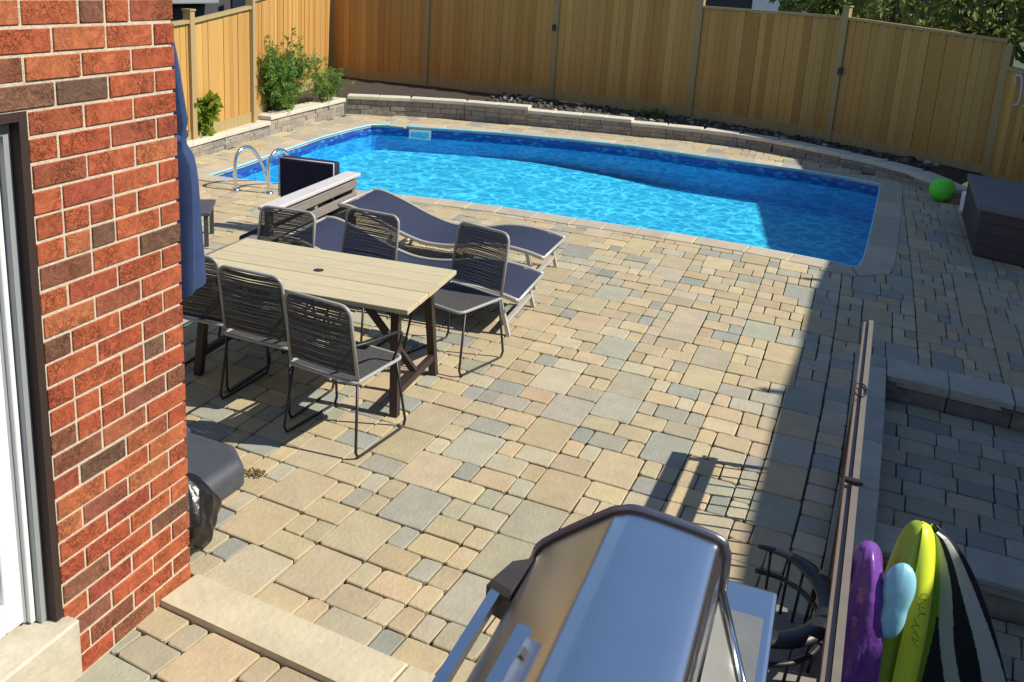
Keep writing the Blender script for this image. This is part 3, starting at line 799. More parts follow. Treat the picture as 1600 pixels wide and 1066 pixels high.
hk = thing('wall_hook', 'pale bent metal pole hook hung on the right fence', 'hook')
pth = smooth_path([(2.30, 15.32, 1.50), (2.27, 15.28, 1.60), (2.33, 15.22, 1.62), (2.36, 15.2, 1.45), (2.36, 15.2, 1.24), (2.30, 15.22, 1.20)], 5)
MB().tube(pth, .018, 6).build('hook', 'pale_rail', hk)
MB().tube([(2.40, 15.12, 1.22), (2.95, 13.7, .98)], .016, 6).build('pole', 'pale_rail', hk)
MB().box(2.48, 2.50, 14.98, 15.10, .72, .90).build('latch', 'black_metal', hk)
exec_after = []

# ================================================================== FURNITURE
# ---- table
tc_ = [G(281, 422, .73), G(377, 372, .73), G(726, 422, .73), G(633, 488, .73)]
ctr = sum(tc_, Vector())/4; rz = math.atan2((tc_[2]-tc_[1]).y+(tc_[3]-tc_[0]).y, (tc_[2]-tc_[1]).x+(tc_[3]-tc_[0]).x)
TL, TW, TH = 1.60, .84, .73
tab = thing('dining_table', 'pale wood plank dining table on dark trestle legs among the chairs', 'table', (ctr.x-.01, ctr.y, 0), rz)
for i in range(5):
    w = TW/5; y0 = -TW/2+i*w
    if i == 2:
        k = MB(); 
        for (x0, x1, a, c) in ((-TL/2, -.026, y0+.002, y0+w-.002), (.026, TL/2, y0+.002, y0+w-.002), (-.026, .026, y0+.002, y0+w/2-.02), (-.026, .026, y0+w/2+.02, y0+w-.002)): k.box(x0, x1, a, c, TH-.03, TH)
        k.build('plank', 'table_plank', tab)
        hole = MB().lathe([(.034, TH+.002), (.026, TH+.004), (.022, TH-.02), (.001, TH-.022)], 14, (0, y0+w/2)).build('umbrella_hole', 'black_metal', tab)
    else: MB().box(-TL/2, TL/2, y0+.002, y0+w-.002, TH-.03+U(-.001, .001), TH+U(-.0015, .0015), .003).build('plank', 'table_plank', tab)
for s in (-1, 1):
    for t in (-1, 1):
        MB().bar((s*.66, t*.26, TH-.03), (s*.70, t*.33, 0), .05, .05).build('leg', 'table_leg', tab)
    MB().bar((s*.695, -.30, .14), (s*.695, .30, .14), .035, .045).build('stretcher', 'table_leg', tab)
    MB().bar((s*.655, -.33, TH-.055), (s*.655, .33, TH-.055), .06, .045).build('cross_bar', 'table_leg', tab)
    MB().bar((s*.69, 0, .16), (s*.22, 0, TH-.04), .035, .04).build('brace', 'table_leg', tab)

# ---- woven chairs
def rounded(w, h, r, n=5):
    pts = []
    for cx_, cy_, a0 in ((w/2-r, h-r, 0), (-w/2+r, h-r, 90)):
        for k in range(n+1):
            a = math.radians(a0+90*k/n); pts.append((cx_+r*math.cos(a), cy_+r*math.sin(a)))
    return pts
def make_chair(arms):
    t = thing('dining_chair', 'x', 'chair')
    SW, SD, SH, BH = .47, .46, .45, .44
    tilt = .16
    def bk(x, h): return Vector((x, -SD/2-h*tilt+.02, SH+.01+h))
    fr = MB()
    outline = [bk(-SW/2, 0), bk(-SW/2+.005, .2)]
    pts = rounded(SW-.02, BH, .06)
    path = [bk(SW/2, .0)]+[bk(x, y) for x, y in pts]+[bk(-SW/2, .0)]
    fr.tube(path, .011, 7); fr.build('back_frame', 'chair_frame', t)
    sf = MB(); 
    sp = []
    for cx_, cy_, a0 in ((SW/2-.05, SD/2-.05, 0), (-SW/2+.05, SD/2-.05, 90), (-SW/2+.03, -SD/2+.03, 180), (SW/2-.03, -SD/2+.03, 270)):
        for k in range(5):
            a = math.radians(a0+22.5*k); rr = .05 if a0 < 170 else .03; sp.append((cx_+rr*math.cos(a), cy_+rr*math.sin(a), SH))
    sf.tube(sp, .011, 7, closed=True); sf.build('seat_frame', 'chair_frame', t)
    cw = MB(); k = 0; h = .03
    while h < BH-.012:
        half = (SW/2-.012) if h < BH-.07 else (SW/2-.012)-.055*(1-math.sqrt(max(0, 1-((h-BH+.07)/.062)**2)))
        a, c = bk(-half, h), bk(half, h); mid = bk(0, h)+Vector((0, -.012+U(-.004, .004), U(-.002, .002)))
        cw.tube([a, mid, c], 0.0040, 4, smooth=False); h += .0088+U(-.0006, .0006)
    for j in range(2):      # crossing pair at the sides
        pass
    stuff(cw.build('back_cord', 'cord', t))
    cs = MB(); x = -SW/2+.02
    while x < SW/2-.015:
        cs.tube([(x, -SD/2+.005, SH+.004), (x, 0, SH-.012+U(-.002, .002)), (x, SD/2-.008, SH+.004)], .005, 4, smooth=False); x += .0100
    stuff(cs.build('seat_cord', 'cord', t))
    for s in (-1, 1):
        x0, x1 = s*(SW/2-.01), s*(SW/2+.02)
        p = [(x0, -SD/2+.03, SH), (x1, -SD/2-.015, .05), (x1, -SD/2+.005, .012), (x1, -SD/2+.05, .009), (x1, SD/2-.05, .009), (x1, SD/2-.005, .012), (x1, SD/2+.012, .05), (x0, SD/2-.06, SH)]
        MB().tube(p, .0085, 7).build('leg', 'black_metal', t)
        if arms:
            hb = .21; A = bk(s*(SW/2-.008), hb)
            ap = smooth_path([A, A+Vector((s*.04, .12, .0)), (s*(SW/2+.045), SD/2-.13, SH+hb-.005), (s*(SW/2+.03), SD/2-.075, SH+hb-.06), (s*(SW/2-.005), SD/2-.10, SH+.005)], 5)
            MB().tube(ap, .0085, 7).build('arm', 'black_metal', t)
    return t
def seat_px(px, py): return G(px, py)
cA = make_chair(True); cF = make_chair(False)
def place(ch, xy, rz, label):
    ch.location = (xy[0], xy[1], 0); ch.rotation_euler = (0, 0, rz); ch['label'] = label; ch['group'] = 'woven dining chairs round the table'
a0, a1, a2 = G(553, 722), G(635, 665), G(432, 670)
ax = (a1-a0).normalized(); rzA = math.atan2(ax.y, ax.x)-math.pi/2
side = Vector((math.cos(rzA), math.sin(rzA), 0)); fwd = Vector((-math.sin(rzA), math.cos(rzA), 0))
cenA = (a0+a1)/2-side*.255
place(cA, cenA, rzA, 'woven cord chair with visible side arm at the near right of the table')
cB = copy_tree(cA); place(cB, cenA+Vector((-.60, .20, 0)), rzA+.10, 'woven cord chair in the middle of the near side of the table')
cC = copy_tree(cA); place(cC, cenA+Vector((-1.15, .30, 0)), rzA+.16, 'woven cord chair half hidden behind the brick corner and blue umbrella')
f0, f1 = G(712, 593), G(789, 557)
fx = (f1-f0).normalized(); rzF = math.atan2(-fx.y, -fx.x)-math.pi/2
sdF = Vector((math.cos(rzF), math.sin(rzF), 0)); cenF = (f0+f1)/2+sdF*(-.255 if sdF.x > 0 else .255)
place(cF, cenF, rzF, 'woven cord chair pulled out at the right end of the table')
def at_back(px, py, rz, z=.88):
    p = G(px, py, z); off = .30; return Vector((p.x-math.sin(rz)*off*-1*-1, p.y-off, 0))
cE = copy_tree(cF); place(cE, at_back(581, 334, math.pi), math.pi-.08, 'woven cord chair at the far side of the table in front of the loungers')
cD = copy_tree(cF); place(cD, at_back(455, 331, math.pi), math.pi+.05, 'woven cord chair at the far side of the table in front of the sofa')

# ---- sun loungers
def make_lounger(L, W):
    t = thing('sun_lounger', 'x', 'sun lounger')
    prof = [(0, .50), (.12, .50), (.35, .43), (.62, .33), (.85, .27), (1.05, .265), (1.25, .29), (1.45, .335), (1.65, .345), (1.85, .325), (L, .29)]
    pts = smooth_path([(x-L, 0, z) for x, z in prof], 4)
    sl = MB(); nP = len(pts)-1
    def fn(u, v, dz=0):
        i = min(int(round(u*nP)), nP); p = pts[i]; return (p.x, (v-.5)*(W-.06), p.z+dz-.025*(1-(2*v-1)**2))
    sl.grid(lambda u, v: fn(u, v), nP, 6); sl.grid(lambda u, v: fn(u, 1-v, -.006), nP, 6); sl.build('sling', 'navy_sling', t)
    for s in (-1, 1):
        MB().tube([(p.x, s*W/2, p.z) for p in pts], .016, 7, flat=1.3).build('side_rail', 'silver_frame', t)
    MB().tube([(-.005, -W/2, .288), (-.005, W/2, .288)], .014, 7).build('foot_bar', 'silver_frame', t)
    MB().tube([(-L, -W/2, .50), (-L, W/2, .50)], .014, 7).build('head_bar', 'silver_frame', t)
    for x, tp in ((-.16, .325), (-1.45, .29)):
        for s in (-1, 1): MB().bar((x, s*(W/2-.015), tp), (x+.10 if x > -1 else x-.12, s*(W/2-.01), 0), .034, .028).build('leg', 'silver_frame', t)
        xb = x+.065 if x > -1 else x-.08
        MB().bar((xb, -W/2+.01, .10), (xb, W/2-.01, .10), .028, .03).build('leg_bar', 'silver_frame', t)
    for s in (-1, 1): MB().lathe([(.001, -.012), (.022, -.01), (.022, .01), (.001, .012)], 10).build('hinge', 'silver_frame', t, (-1.28, s*(W/2+.018), .275))
    return t
l0, l1 = G(799, 525), G(848, 487)
lo2 = make_lounger(2.0, .72); mid = (l0+l1)/2
lo2.location = (mid.x-.0, mid.y+.03, 0); lo2.rotation_euler = (0, 0, .05); tag(lo2, 'navy sling sun lounger with pale frame right behind the pulled out chair', 'sun lounger', 'navy sun loungers by the pool')
lo1 = copy_tree(lo2); k = G(868, 408, .12); lo1.location = (-2.18, 7.62, 0); lo1.rotation_euler = (0, 0, .03); tag(lo1, 'navy sling sun lounger nearest the pool edge beside the slatted sofa', 'sun lounger', 'navy sun loungers by the pool')

# ---- slatted garden sofa
sofa = thing('garden_sofa', 'slatted grey wood garden sofa with navy cushions facing the pool ladder', 'sofa', (-4.72, 7.0, 0), .06)
Ls = 1.56
for y in (-Ls/2, 0, Ls/2): MB().box(.36, .42, y-.03, y+.03, 0, .64, .004).build('post', 'grey_wood', sofa)
for z in (.14, .27, .40, .53): MB().box(.421, .445, -Ls/2-.02, Ls/2+.02, z, z+.085, .004).build('slat', 'grey_wood', sofa)
MB().box(.31, .47, -Ls/2-.05, Ls/2+.05, .641, .675, .006).build('top_rail', 'pale_rail', sofa)
MB().box(.06, .355, -Ls/2, Ls/2-.25, .18, .25, .005).build('seat_base', 'grey_wood', sofa); MB().box(-.40, .355, Ls/2-.245, Ls/2, .18, .25, .005).build('end_base', 'grey_wood', sofa)
for y in (-Ls/2+.035, Ls/2-.035): MB().box(-.40 if y > 0 else .07, -.34 if y > 0 else .12, y-.03, y+.03, 0, .18).build('leg', 'grey_wood', sofa)
for y in (-Ls/4-.06, Ls/4-.18): MB().box(.07, .30, y-Ls/4+.08, y+Ls/4-.05, .252, .37, .03).build('seat_cushion', 'navy_cushion', sofa)
sc1 = MB().box(-.33, .29, Ls/2-.17, Ls/2-.04, .37, .79, .03).build('side_cushion', 'navy_cushion', sofa)
MB().tube([(-.325, Ls/2-.18, .39), (-.325, Ls/2-.18, .785), (.285, Ls/2-.18, .785), (.285, Ls/2-.18, .39)], .008, 6).build('piping', 'pale_rail', sc1)
MB().box(-.40, .355, Ls/2-.03, Ls/2+.03, .251, .62, .006).build('arm', 'grey_wood', sofa)


# ---- low side table at the left and bench edge behind the table
sp_ = G(322, 328, .34)
sdt = thing('side_table', 'low dark side table glimpsed behind the blue umbrella', 'side table', (sp_.x-.26, sp_.y+.0, 0), .55)
MB().box(-.27, .27, -.27, .27, .31, .345, .006).build('table_top', 'grey_plastic', sdt)
for sx in (-1, 1):
    for sy in (-1, 1): MB().box(sx*.23-.02, sx*.23+.02, sy*.23-.02, sy*.23+.02, 0, .31).build('leg', 'grey_plastic', sdt)
e0_, e1_ = G(300, 404, .42), G(414, 358, .42)
bdir = (e1_-e0_); bl = bdir.length
bn = thing('garden_bench', 'long low grey bench mostly hidden behind the dining table', 'bench', ((e0_.x+e1_.x)/2, (e0_.y+e1_.y)/2, 0), math.atan2(bdir.y, bdir.x))
for i in range(3): MB().box(-bl/2-.15, bl/2, -.20+i*.066, -.14+i*.066, .395, .42, .004).build('slat', 'grey_wood', bn)
for x in (-bl/2, bl/2-.08):
    for y in (-.19, -.06): MB().box(x, x+.05, y, y+.05, 0, .394).build('leg', 'grey_wood', bn)

# ---- closed blue umbrella with its base
ux, uy = -3.235, 3.70
um = thing('patio_umbrella', 'closed navy blue patio umbrella hanging beside the brick corner', 'umbrella', (ux, uy, 0))
MB().tube([(0, 0, 0), (0, 0, 2.75)], .024, 10).build('pole', 'black_metal', um)
cv = MB(); nseg = 48
def canopy(u, v):
    z = 2.70-1.78*v; base = .03+.15*min(1, v*1.5)**.9
    if .50 < v < .60: base *= .86
    if v > .6: base *= 1+.12*(v-.6)
    a = 2*math.pi*u; fold = 1+.26*math.sin(a*8+1.3*v)*min(1, v*3)+.10*math.sin(a*3+4*v)
    return (base*fold*math.cos(a), base*fold*math.sin(a), z+.03*math.sin(a*8)*v)
cv.grid(canopy, 96, 26); cv.build('canopy', 'blue_canvas', um)
MB().tube([(.155*math.cos(a), .155*math.sin(a), 1.74+.01*math.sin(3*a)) for a in [2*math.pi*i/24 for i in range(24)]], .013, 6, closed=True, flat=1.8).build('strap', 'blue_canvas', um)
MB().lathe([(.13, .001), (.13, .05), (.06, .09), (.045, .24), (.001, .24)], 20).build('base', 'grey_plastic', um)

pb_ = [G(288, 700), G(362, 722), G(371, 752), G(332, 795), G(286, 790)]
top = [G(288, 682, .10), G(352, 708, .10), G(367, 738, .10), G(305, 790, .10), G(286, 790, .10)]
bx = MB()
bb = [Vector((-2.58, 3.17, 0)), Vector((-2.56, 3.52, 0)), Vector((-2.70, 3.64, 0)), Vector((-3.15, 3.66, 0)), Vector((-3.15, 3.2, 0))]
bb = [p+Vector((.0, -.02, 0)) for p in bb]; cen = sum(bb, Vector())/5
vsb = [(p.x, p.y, 0) for p in bb]+[(p.x, p.y, .12) for p in bb]+[(p.x+(cen-p).x*.14, p.y+(cen-p).y*.14, .155) for p in bb]
bx.add(vsb, [(0, 4, 3, 2, 1)[::-1][::-1], tuple(range(10, 15))]+[(k+i, k+(i+1) % 5, k+5+(i+1) % 5, k+5+i) for k in (0, 5) for i in range(5)])
ob = bx.build('weight_base', 'grey_plastic'); tag(ob, 'grey plastic umbrella weight lying by the brick corner', 'umbrella base')
bmd = ob.modifiers.new('bevel', 'BEVEL'); bmd.width = .02; bmd.segments = 3

# ---- black bin bag
bg_ = MB()
def bag(u, v):
    a = 2*math.pi*u; z = .36*v; r = .165*(math.sin(math.pi*min(1, v*.86+.12))**.55)
    r *= 1+.07*math.sin(5*a+7*v)+.05*math.sin(11*a-13*v)+.03*math.sin(23*a+5*v)
    return (-2.51+r*math.cos(a)*.95, 2.95+r*math.sin(a)*1.0, z)
bg_.grid(bag, 48, 24); bag_o = bg_.build('bin_bag', 'bin_bag'); tag(bag_o, 'crumpled black bin bag against the brick corner', 'bag')

# ---- pool ladder
la, lb = G(368, 297), G(420, 302)
ld = thing('pool_ladder', 'stainless steel pool ladder with two hooped handrails', 'ladder', (0, 0, 0))
dirp = Vector((.10, 1, 0)).normalized()
for p in (la, lb):
    path = smooth_path([(p.x, p.y, 0), (p.x, p.y, .30), p+dirp*.03+Vector((0, 0, .42)), p+dirp*.16+Vector((0, 0, .50)), p+dirp*.33+Vector((0, 0, .44)), p+dirp*.52+Vector((0, 0, .18)), p+dirp*.60+Vector((0, 0, -.10)), p+dirp*.62+Vector((0, 0, -.44))], 6)
    MB().tube(path, .021, 10).build('handrail', 'chrome', ld)
    MB().lathe([(.055, .001), (.05, .02), (.022, .025)], 16, (p.x, p.y)).build('flange', 'chrome', ld)
for z in (-.28, -.42):
    a, c = la+dirp*.62, lb+dirp*.62; MB().bar((a.x, a.y, z), (c.x, c.y, z), .07, .025).build('tread', 'white_vinyl', ld)

# ---- deck box
ch = thing('deck_box', 'dark brown wooden deck box in the shade at the far right', 'storage box')
Q = [Vector((1.52, 10.72)), Vector((2.62, 10.12)), Vector((2.78, 12.05)), Vector((1.60, 12.60))]
hz = .50
def wallq(a, c, nm, mt, rows, t):
    d = (c-a).normalized(); nn = Vector((d.y, -d.x))
    for k in range(rows):
        z0, z1 = .02+k*(hz-.02)/rows+.002, .02+(k+1)*(hz-.02)/rows-.002
        p = [a, c, c-nn*.03, a-nn*.03]; MB().prism(p, z0, z1).build(nm, mt, t)
for i in range(4): wallq(Q[i], Q[(i+1) % 4], 'plank', 'chest_wood', 4, ch)
MB().prism(offset(Q, .03), hz+.002, hz+.06, .01).build('lid', 'chest_top', ch)
MB().prism(offset(Q, -.06), 0, hz).build('inner_box', 'dark_house', ch)

# ---- green ball
bp_ = G(1474, 300, .13)
bm = bmesh.new(); bmesh.ops.create_icosphere(bm, subdivisions=3, radius=.16)
for v in bm.verts: v.co *= 1+.04*math.sin(9*v.co.x/.16)*math.sin(7*v.co.y/.16)+.03*math.sin(11*v.co.z/.16)
bo = MB().bm(bm, smooth=True).build('ball', 'green_ball', None, (bp_.x-.02, bp_.y, .16)); tag(bo, 'bright green ball on the paving beside the deck box', 'ball')
wc = MB().prism([(1.60, 13.05), (1.68, 12.98), (1.70, 13.1), (1.62, 13.2)], .0, .25, .03).build('end_cap_stone', 'white_label'); tag(wc, 'small white pointed stone behind the green ball', 'stone')

# ================================================================== BARBECUE
bq = thing('barbecue', 'stainless steel gas barbecue with closed lid in the foreground', 'barbecue', (0, 0, 0))
Y0, Y1 = .55, 2.40
prof = [(-.125, .86), (-.125, 1.02), (-.132, 1.06), (-.165, 1.09), (-.36, 1.112), (-.42, 1.10), (-.47, 1.07), (-.64, .925), (-.67, .86), (-.70, .79)]
ld_ = MB(); kk = len(prof)
fine = smooth_path([(x, 0, z) for x, z in prof], 4)
nf = len(fine)-1
ld_.grid(lambda u, v: (fine[min(nf, round(u*nf))].x, Y0+(Y1-Y0)*v, fine[min(nf, round(u*nf))].z), nf, 1)
cs = [(p.x, p.z) for p in fine]
lid = ld_.build('lid', 'steel', bq)
bpy.context.view_layer.update()
for pl in lid.data.polygons: pl.use_smooth = True
def endcap(y, name, grow, th):
    m1 = MB(); cx_, cz_ = -.38, .95
    P = [((x-cx_)*grow+cx_, (z-cz_)*grow+cz_) for x, z in cs]; k = len(P)
    m1.add([(x, y, z) for x, z in P]+[(x, y+th, z) for x, z in P], [tuple(range(k)), tuple(range(k, 2*k))[::-1]]+[(i, (i+1) % k, k+(i+1) % k, k+i) for i in range(k)])
    return m1.build(name, 'bbq_dark', bq)
endcap(Y1, 'lid_end', 1.035, .03); endcap(Y0-.03, 'lid_end', 1.035, .03)
rim = MB(); rim.tube([((x+.38)*1.035-.38, Y1+.015, (z-.95)*1.035+.95) for x, z in cs], .014, 6); rim.build('lid_rim', 'rim_metal', bq)
br = MB(); br.prism([(-.755, Y1-.21), (-.67, Y1-.24), (-.65, Y1-.02), (-.725, Y1-.07)], .80, .90, .015); br.build('handle_bracket', 'bbq_dark', bq)
MB().box(-.64, -.10, Y0, Y1-.01, .795, .858, .008).build('fire_box', 'bbq_dark', bq)
MB().box(-.60, .0, Y0, Y1-.03, .10, .799, .01).build('cabinet', 'bbq_dark', bq)
MB().box(-.72, -.60, Y0, Y1-.55, .68, .80, .01).build('control_panel', 'steel', bq)
MB().bar((-.735, Y0, .87), (-.722, Y1-.19, .87), .032, .03).build('front_rail', 'steel', bq)
hd = MB().bar((-.555, Y0, 1.04), (-.535, 1.86, 1.04), .035, .05).build('lid_handle', 'steel', bq)
MB().bar((-.535, 1.80, 1.04), (-.50, 1.80, 1.0), .03, .03).build('handle_mount', 'bbq_dark', bq)
sh = MB().box(-.118, .035, 1.55, 2.60, .815, .85, .012).build('rear_shelf', 'steel', bq)
MB().box(-.085, .005, 1.70, 2.45, .8505, .853).build('shelf_panel', 'bbq_panel', sh)
MB().tube([(-.11, 2.36, .96), (.02, 1.98, .875)], .011, 7).build('strut', 'chrome', bq)
pl_ = MB(); pl_.add([(-.118, Y0, .93), (.0, Y0, .88), (.0, 2.10, .88), (-.118, 2.34, .95)], [(0, 1, 2, 3)]); pl_.add([(-.118, Y0, .92), (.0, Y0, .87), (.0, 2.10, .87), (-.118, 2.34, .94)], [(3, 2, 1, 0)])
pl_.build('rear_panel', 'bbq_panel', bq)
for x in (-.55, -.06):
    for y in (Y0+.1, Y1-.15): MB().lathe([(.001, 0), (.035, .005), (.035, .095), (.001, .10)], 12, (x, y)).build('wheel', 'bbq_dark', bq)
sk_ = MB().prism([(-.72, 1.6), (-.60, 1.6), (-.60, 2.02), (-.72, 2.0)], .45, .60, .02); sk_.build('tool_tray', 'bbq_dark', bq)

# ---- curved black iron chair behind the barbecue
ic = thing('iron_chair', 'black iron tub chair with curved flat armrail behind the barbecue', 'chair', (.02, 2.98, 0), .12)
arc = [(-.04, .25), (.06, .23), (.13, .17), (.175, .07), (.18, -.05), (.13, -.17), (.04, -.25), (-.08, -.28)]
ap = smooth_path([(x, y, .60) for x, y in arc], 6)
MB().tube(ap, [.012+.026*min(1, i/14) for i in range(len(ap))], 8, flat=.45).build('arm_rail', 'black_metal', ic)
ap2 = smooth_path([(x*.97, y*.97, .50) for x, y in arc], 6)
MB().tube(ap2, .010, 6).build('lower_rail', 'black_metal', ic)
for i in range(3, len(ap)-2, 4): MB().tube([ap[i], (ap[i].x*.85, ap[i].y*.85, .36)], .006, 5).build('spindle', 'black_metal', ic)
MB().lathe([(.001, .33), (.255, .335), (.265, .36), (.25, .375), (.001, .38)], 24).build('seat', 'cushion_grey', ic)
for a in (.8, 2.35, 3.95, 5.5): MB().tube([(.2*math.cos(a), .2*math.sin(a), .34), (.25*math.cos(a), .25*math.sin(a), 0)], .011, 6).build('leg', 'black_metal', ic)

# ================================================================== RAILING AND INFLATABLES
rl_ = thing('step_railing', 'brown metal railing with pale top edge beside the sunken steps', 'railing')
ra, rb = G(1359, 500, .93), G(1300, 1066, .93); rb = rb+(rb-ra)*.15
d = (rb-ra).normalized(); nn = Vector((-d.y, d.x, 0))
if nn.x < 0: nn = -nn
def railbar(o0, o1, z0, z1, name, mt):
    p = [ra+nn*o0, rb+nn*o0, rb+nn*o1, ra+nn*o1]; q = [(v.x, v.y) for v in p]
    ar = sum(q[i-1][0]*q[i][1]-q[i][0]*q[i-1][1] for i in range(4))
    if ar < 0: q = q[::-1]
    MB().prism(q, z0, z1).build(name, mt, rl_)
railbar(-.026, -.004, .845, .915, 'side_board', 'rail_paint'); railbar(-.002, .020, .85, .93, 'top_board', 'rail_top_paint')
railbar(-.012, .012, .69, .76, 'second_rail', 'rail_paint'); railbar(-.012, .012, .06, .10, 'lower_rail', 'rail_paint')
LR = (rb-ra).length
for k in (.015, .36, .68, .98):
    p = ra.lerp(rb, k); MB().box(p.x-.018, p.x+.018, p.y-.018, p.y+.018, -.02, .844).build('post', 'rail_paint', rl_)
kb = int(LR/.105)
for i in range(1, kb):
    p = ra.lerp(rb, i/kb); MB().box(p.x-.006, p.x+.006, p.y-.006, p.y+.006, .10, .69).build('baluster', 'rail_paint', rl_)
p = G(1348, 612, .93); MB().tube([(p.x+.028*math.cos(a)-.012, p.y+.075*math.sin(a), .937) for a in [2*math.pi*i/18 for i in range(18)]], .004, 6, closed=True).build('hook_ring', 'black_metal', rl_)
p = G(1338, 757, .93); MB().box(p.x-.04, p.x+.022, p.y-.012, p.y+.012, .932, .948, .003).build('clamp', 'black_metal', rl_)

def inflate(name, mt, label, cx_, cy_, zc, hx, hy, hz_, tilt=(0, 0), pw=2.5, lump=.03, seam=True, rz=0):
    m1 = MB()
    def fn(u, v):
        a = 2*math.pi*u; b = math.pi*(v-.5); cb = math.cos(b); k = lambda c, e: math.copysign(abs(c)**e, c)
        e1 = 2/pw
        x = hx*k(cb, e1)*k(math.cos(a), .9); y = hy*k(cb, e1)*k(math.sin(a), .9); z = hz_*k(math.sin(b), e1)
        l = 1+lump*(math.sin(3*a+6*v)+.6*math.sin(7*a-9*v)+.35*math.sin(13*a+31*v)*math.sin(17*v)); x *= l; y *= l
        ca, sa = math.cos(rz), math.sin(rz); x, y = x*ca-y*sa, x*sa+y*ca
        return (cx_+x+tilt[0]*z, cy_+y+tilt[1]*z, zc+z)
    m1.grid(fn, 40, 30); o = m1.build(name, mt); tag(o, label, 'pool float'); return o
inflate('pool_float', 'purple_vinyl', 'crumpled purple pool float squeezed beside the railing', .315, 3.02, .18, .085, .15, .63, (-.02, .08), 2.6, .10)
lf = thing('pool_float', 'tall lime yellow pool float standing upright by the railing', 'pool float')
def lime(s0, mt, nm):
    """one half of the float, split along its middle seam"""
    m1 = MB()
    def fn(u, v):
        a = math.pi*(u-.5)*s0*(1 if s0 > 0 else 1); b = math.pi*(v-.5); e = .62; k = lambda c, q: math.copysign(abs(c)**q, c)
        w = abs(k(math.cos(b), e)); x = s0*(.088 if s0 > 0 else .095)*w*math.cos(math.pi*(u-.5)); y = (.10 if s0 > 0 else .07)*w*math.sin(math.pi*(u-.5))*(1 if s0 > 0 else -1)
        y *= 1+.25*math.cos(math.pi*(u-.5)); z = .66*k(math.sin(b), .92)
        return (.445+x+.03*z, 3.17+y+.08*z+.006*math.sin(9*z+6*u), .19+z)
    m1.grid(fn, 26, 34); return m1.build(nm, mt, lf)
lime(1, 'lime_vinyl_lit', 'lit_half'); lime(-1, 'lime_vinyl_shaded', 'shaded_half')  # lit and shaded sides of one float painted as two colours
MB().box(.405, .438, 3.105, 3.125, .70, .735, .003).build('valve_tab', 'white_label', lf)
sq = MB()
for k in range(4):
    x0, z0 = .492+.006*math.sin(k*2.1), .66-.05*k
    sq.tube(smooth_path([(x0+.012*math.cos(t*1.9+k), 3.068+.09*(z0-.3)*.9-.01*t*0, z0-.008*t+.009*math.sin(t*2.3)) for t in range(6)], 4), .0011, 4)
sq.build('script_print', 'ink', lf)
pn = MB()
def peanut(u, v):
    a = 2*math.pi*u; b = math.pi*(v-.5); cb = max(0, math.cos(b))**.6
    r = .053*(1+.36*math.cos(2*a)+.10*math.cos(a)+.08*math.sin(a))
    x = r*math.sin(a)*cb; z = r*1.5*math.cos(a)*cb; y = .04*math.sin(b)
    return (.395+x*1.2+z*.10, 2.99+y+z*.2, .665+z*1.2)
pn.grid(peanut, 40, 14); o = pn.build('pool_toy', 'pale_blue_vinyl'); tag(o, 'pale blue peanut shaped inflatable toy tucked between the purple and lime floats', 'pool toy')
# striped float: flat tapering fin standing behind the lime float
sf_ = MB(); NU, NV = 110, 80
def fin(u, v, side):
    z = .80-1.25*v; wmax = .03+.52*v**.62; x = .50+wmax*u; bul = .05*math.sin(math.pi*min(1, u*1.0))**.6*(.4+.6*math.sin(math.pi*min(1, v+.12)))
    return (x, 3.30+side*bul-.02*v, z)
def fin_tone(u, v):
    w_ = u+.05*math.sin(9*v+1)
    if w_ > .93: return (.015, .02, .03)
    if w_ > .70: return (.42, .44, .40)
    if w_ > .50+.05*math.sin(14*v): return (.012, .016, .02)
    if w_ > .34+.05*math.sin(12*v+1): return (.40, .43, .36)
    if w_ > .22+.08*math.sin(10*v) and v > .25: return (.012, .016, .02)
    return (.20, .34, .03)
for side in (-1, 1):
    for j in range(NV):
        for i in range(NU):
            q = [fin(i/NU, j/NV, side), fin((i+1)/NU, j/NV, side), fin((i+1)/NU, (j+1)/NV, side), fin(i/NU, (j+1)/NV, side)]
            if side > 0: q = q[::-1]
            sf_.add(q, [(0, 1, 2, 3)], True, fin_tone((i+.5)/NU, (j+.5)/NV))
o = sf_.build('pool_float', 'stripe_vinyl'); tag(o, 'black and white striped pool float fanning out behind the lime float', 'pool float')

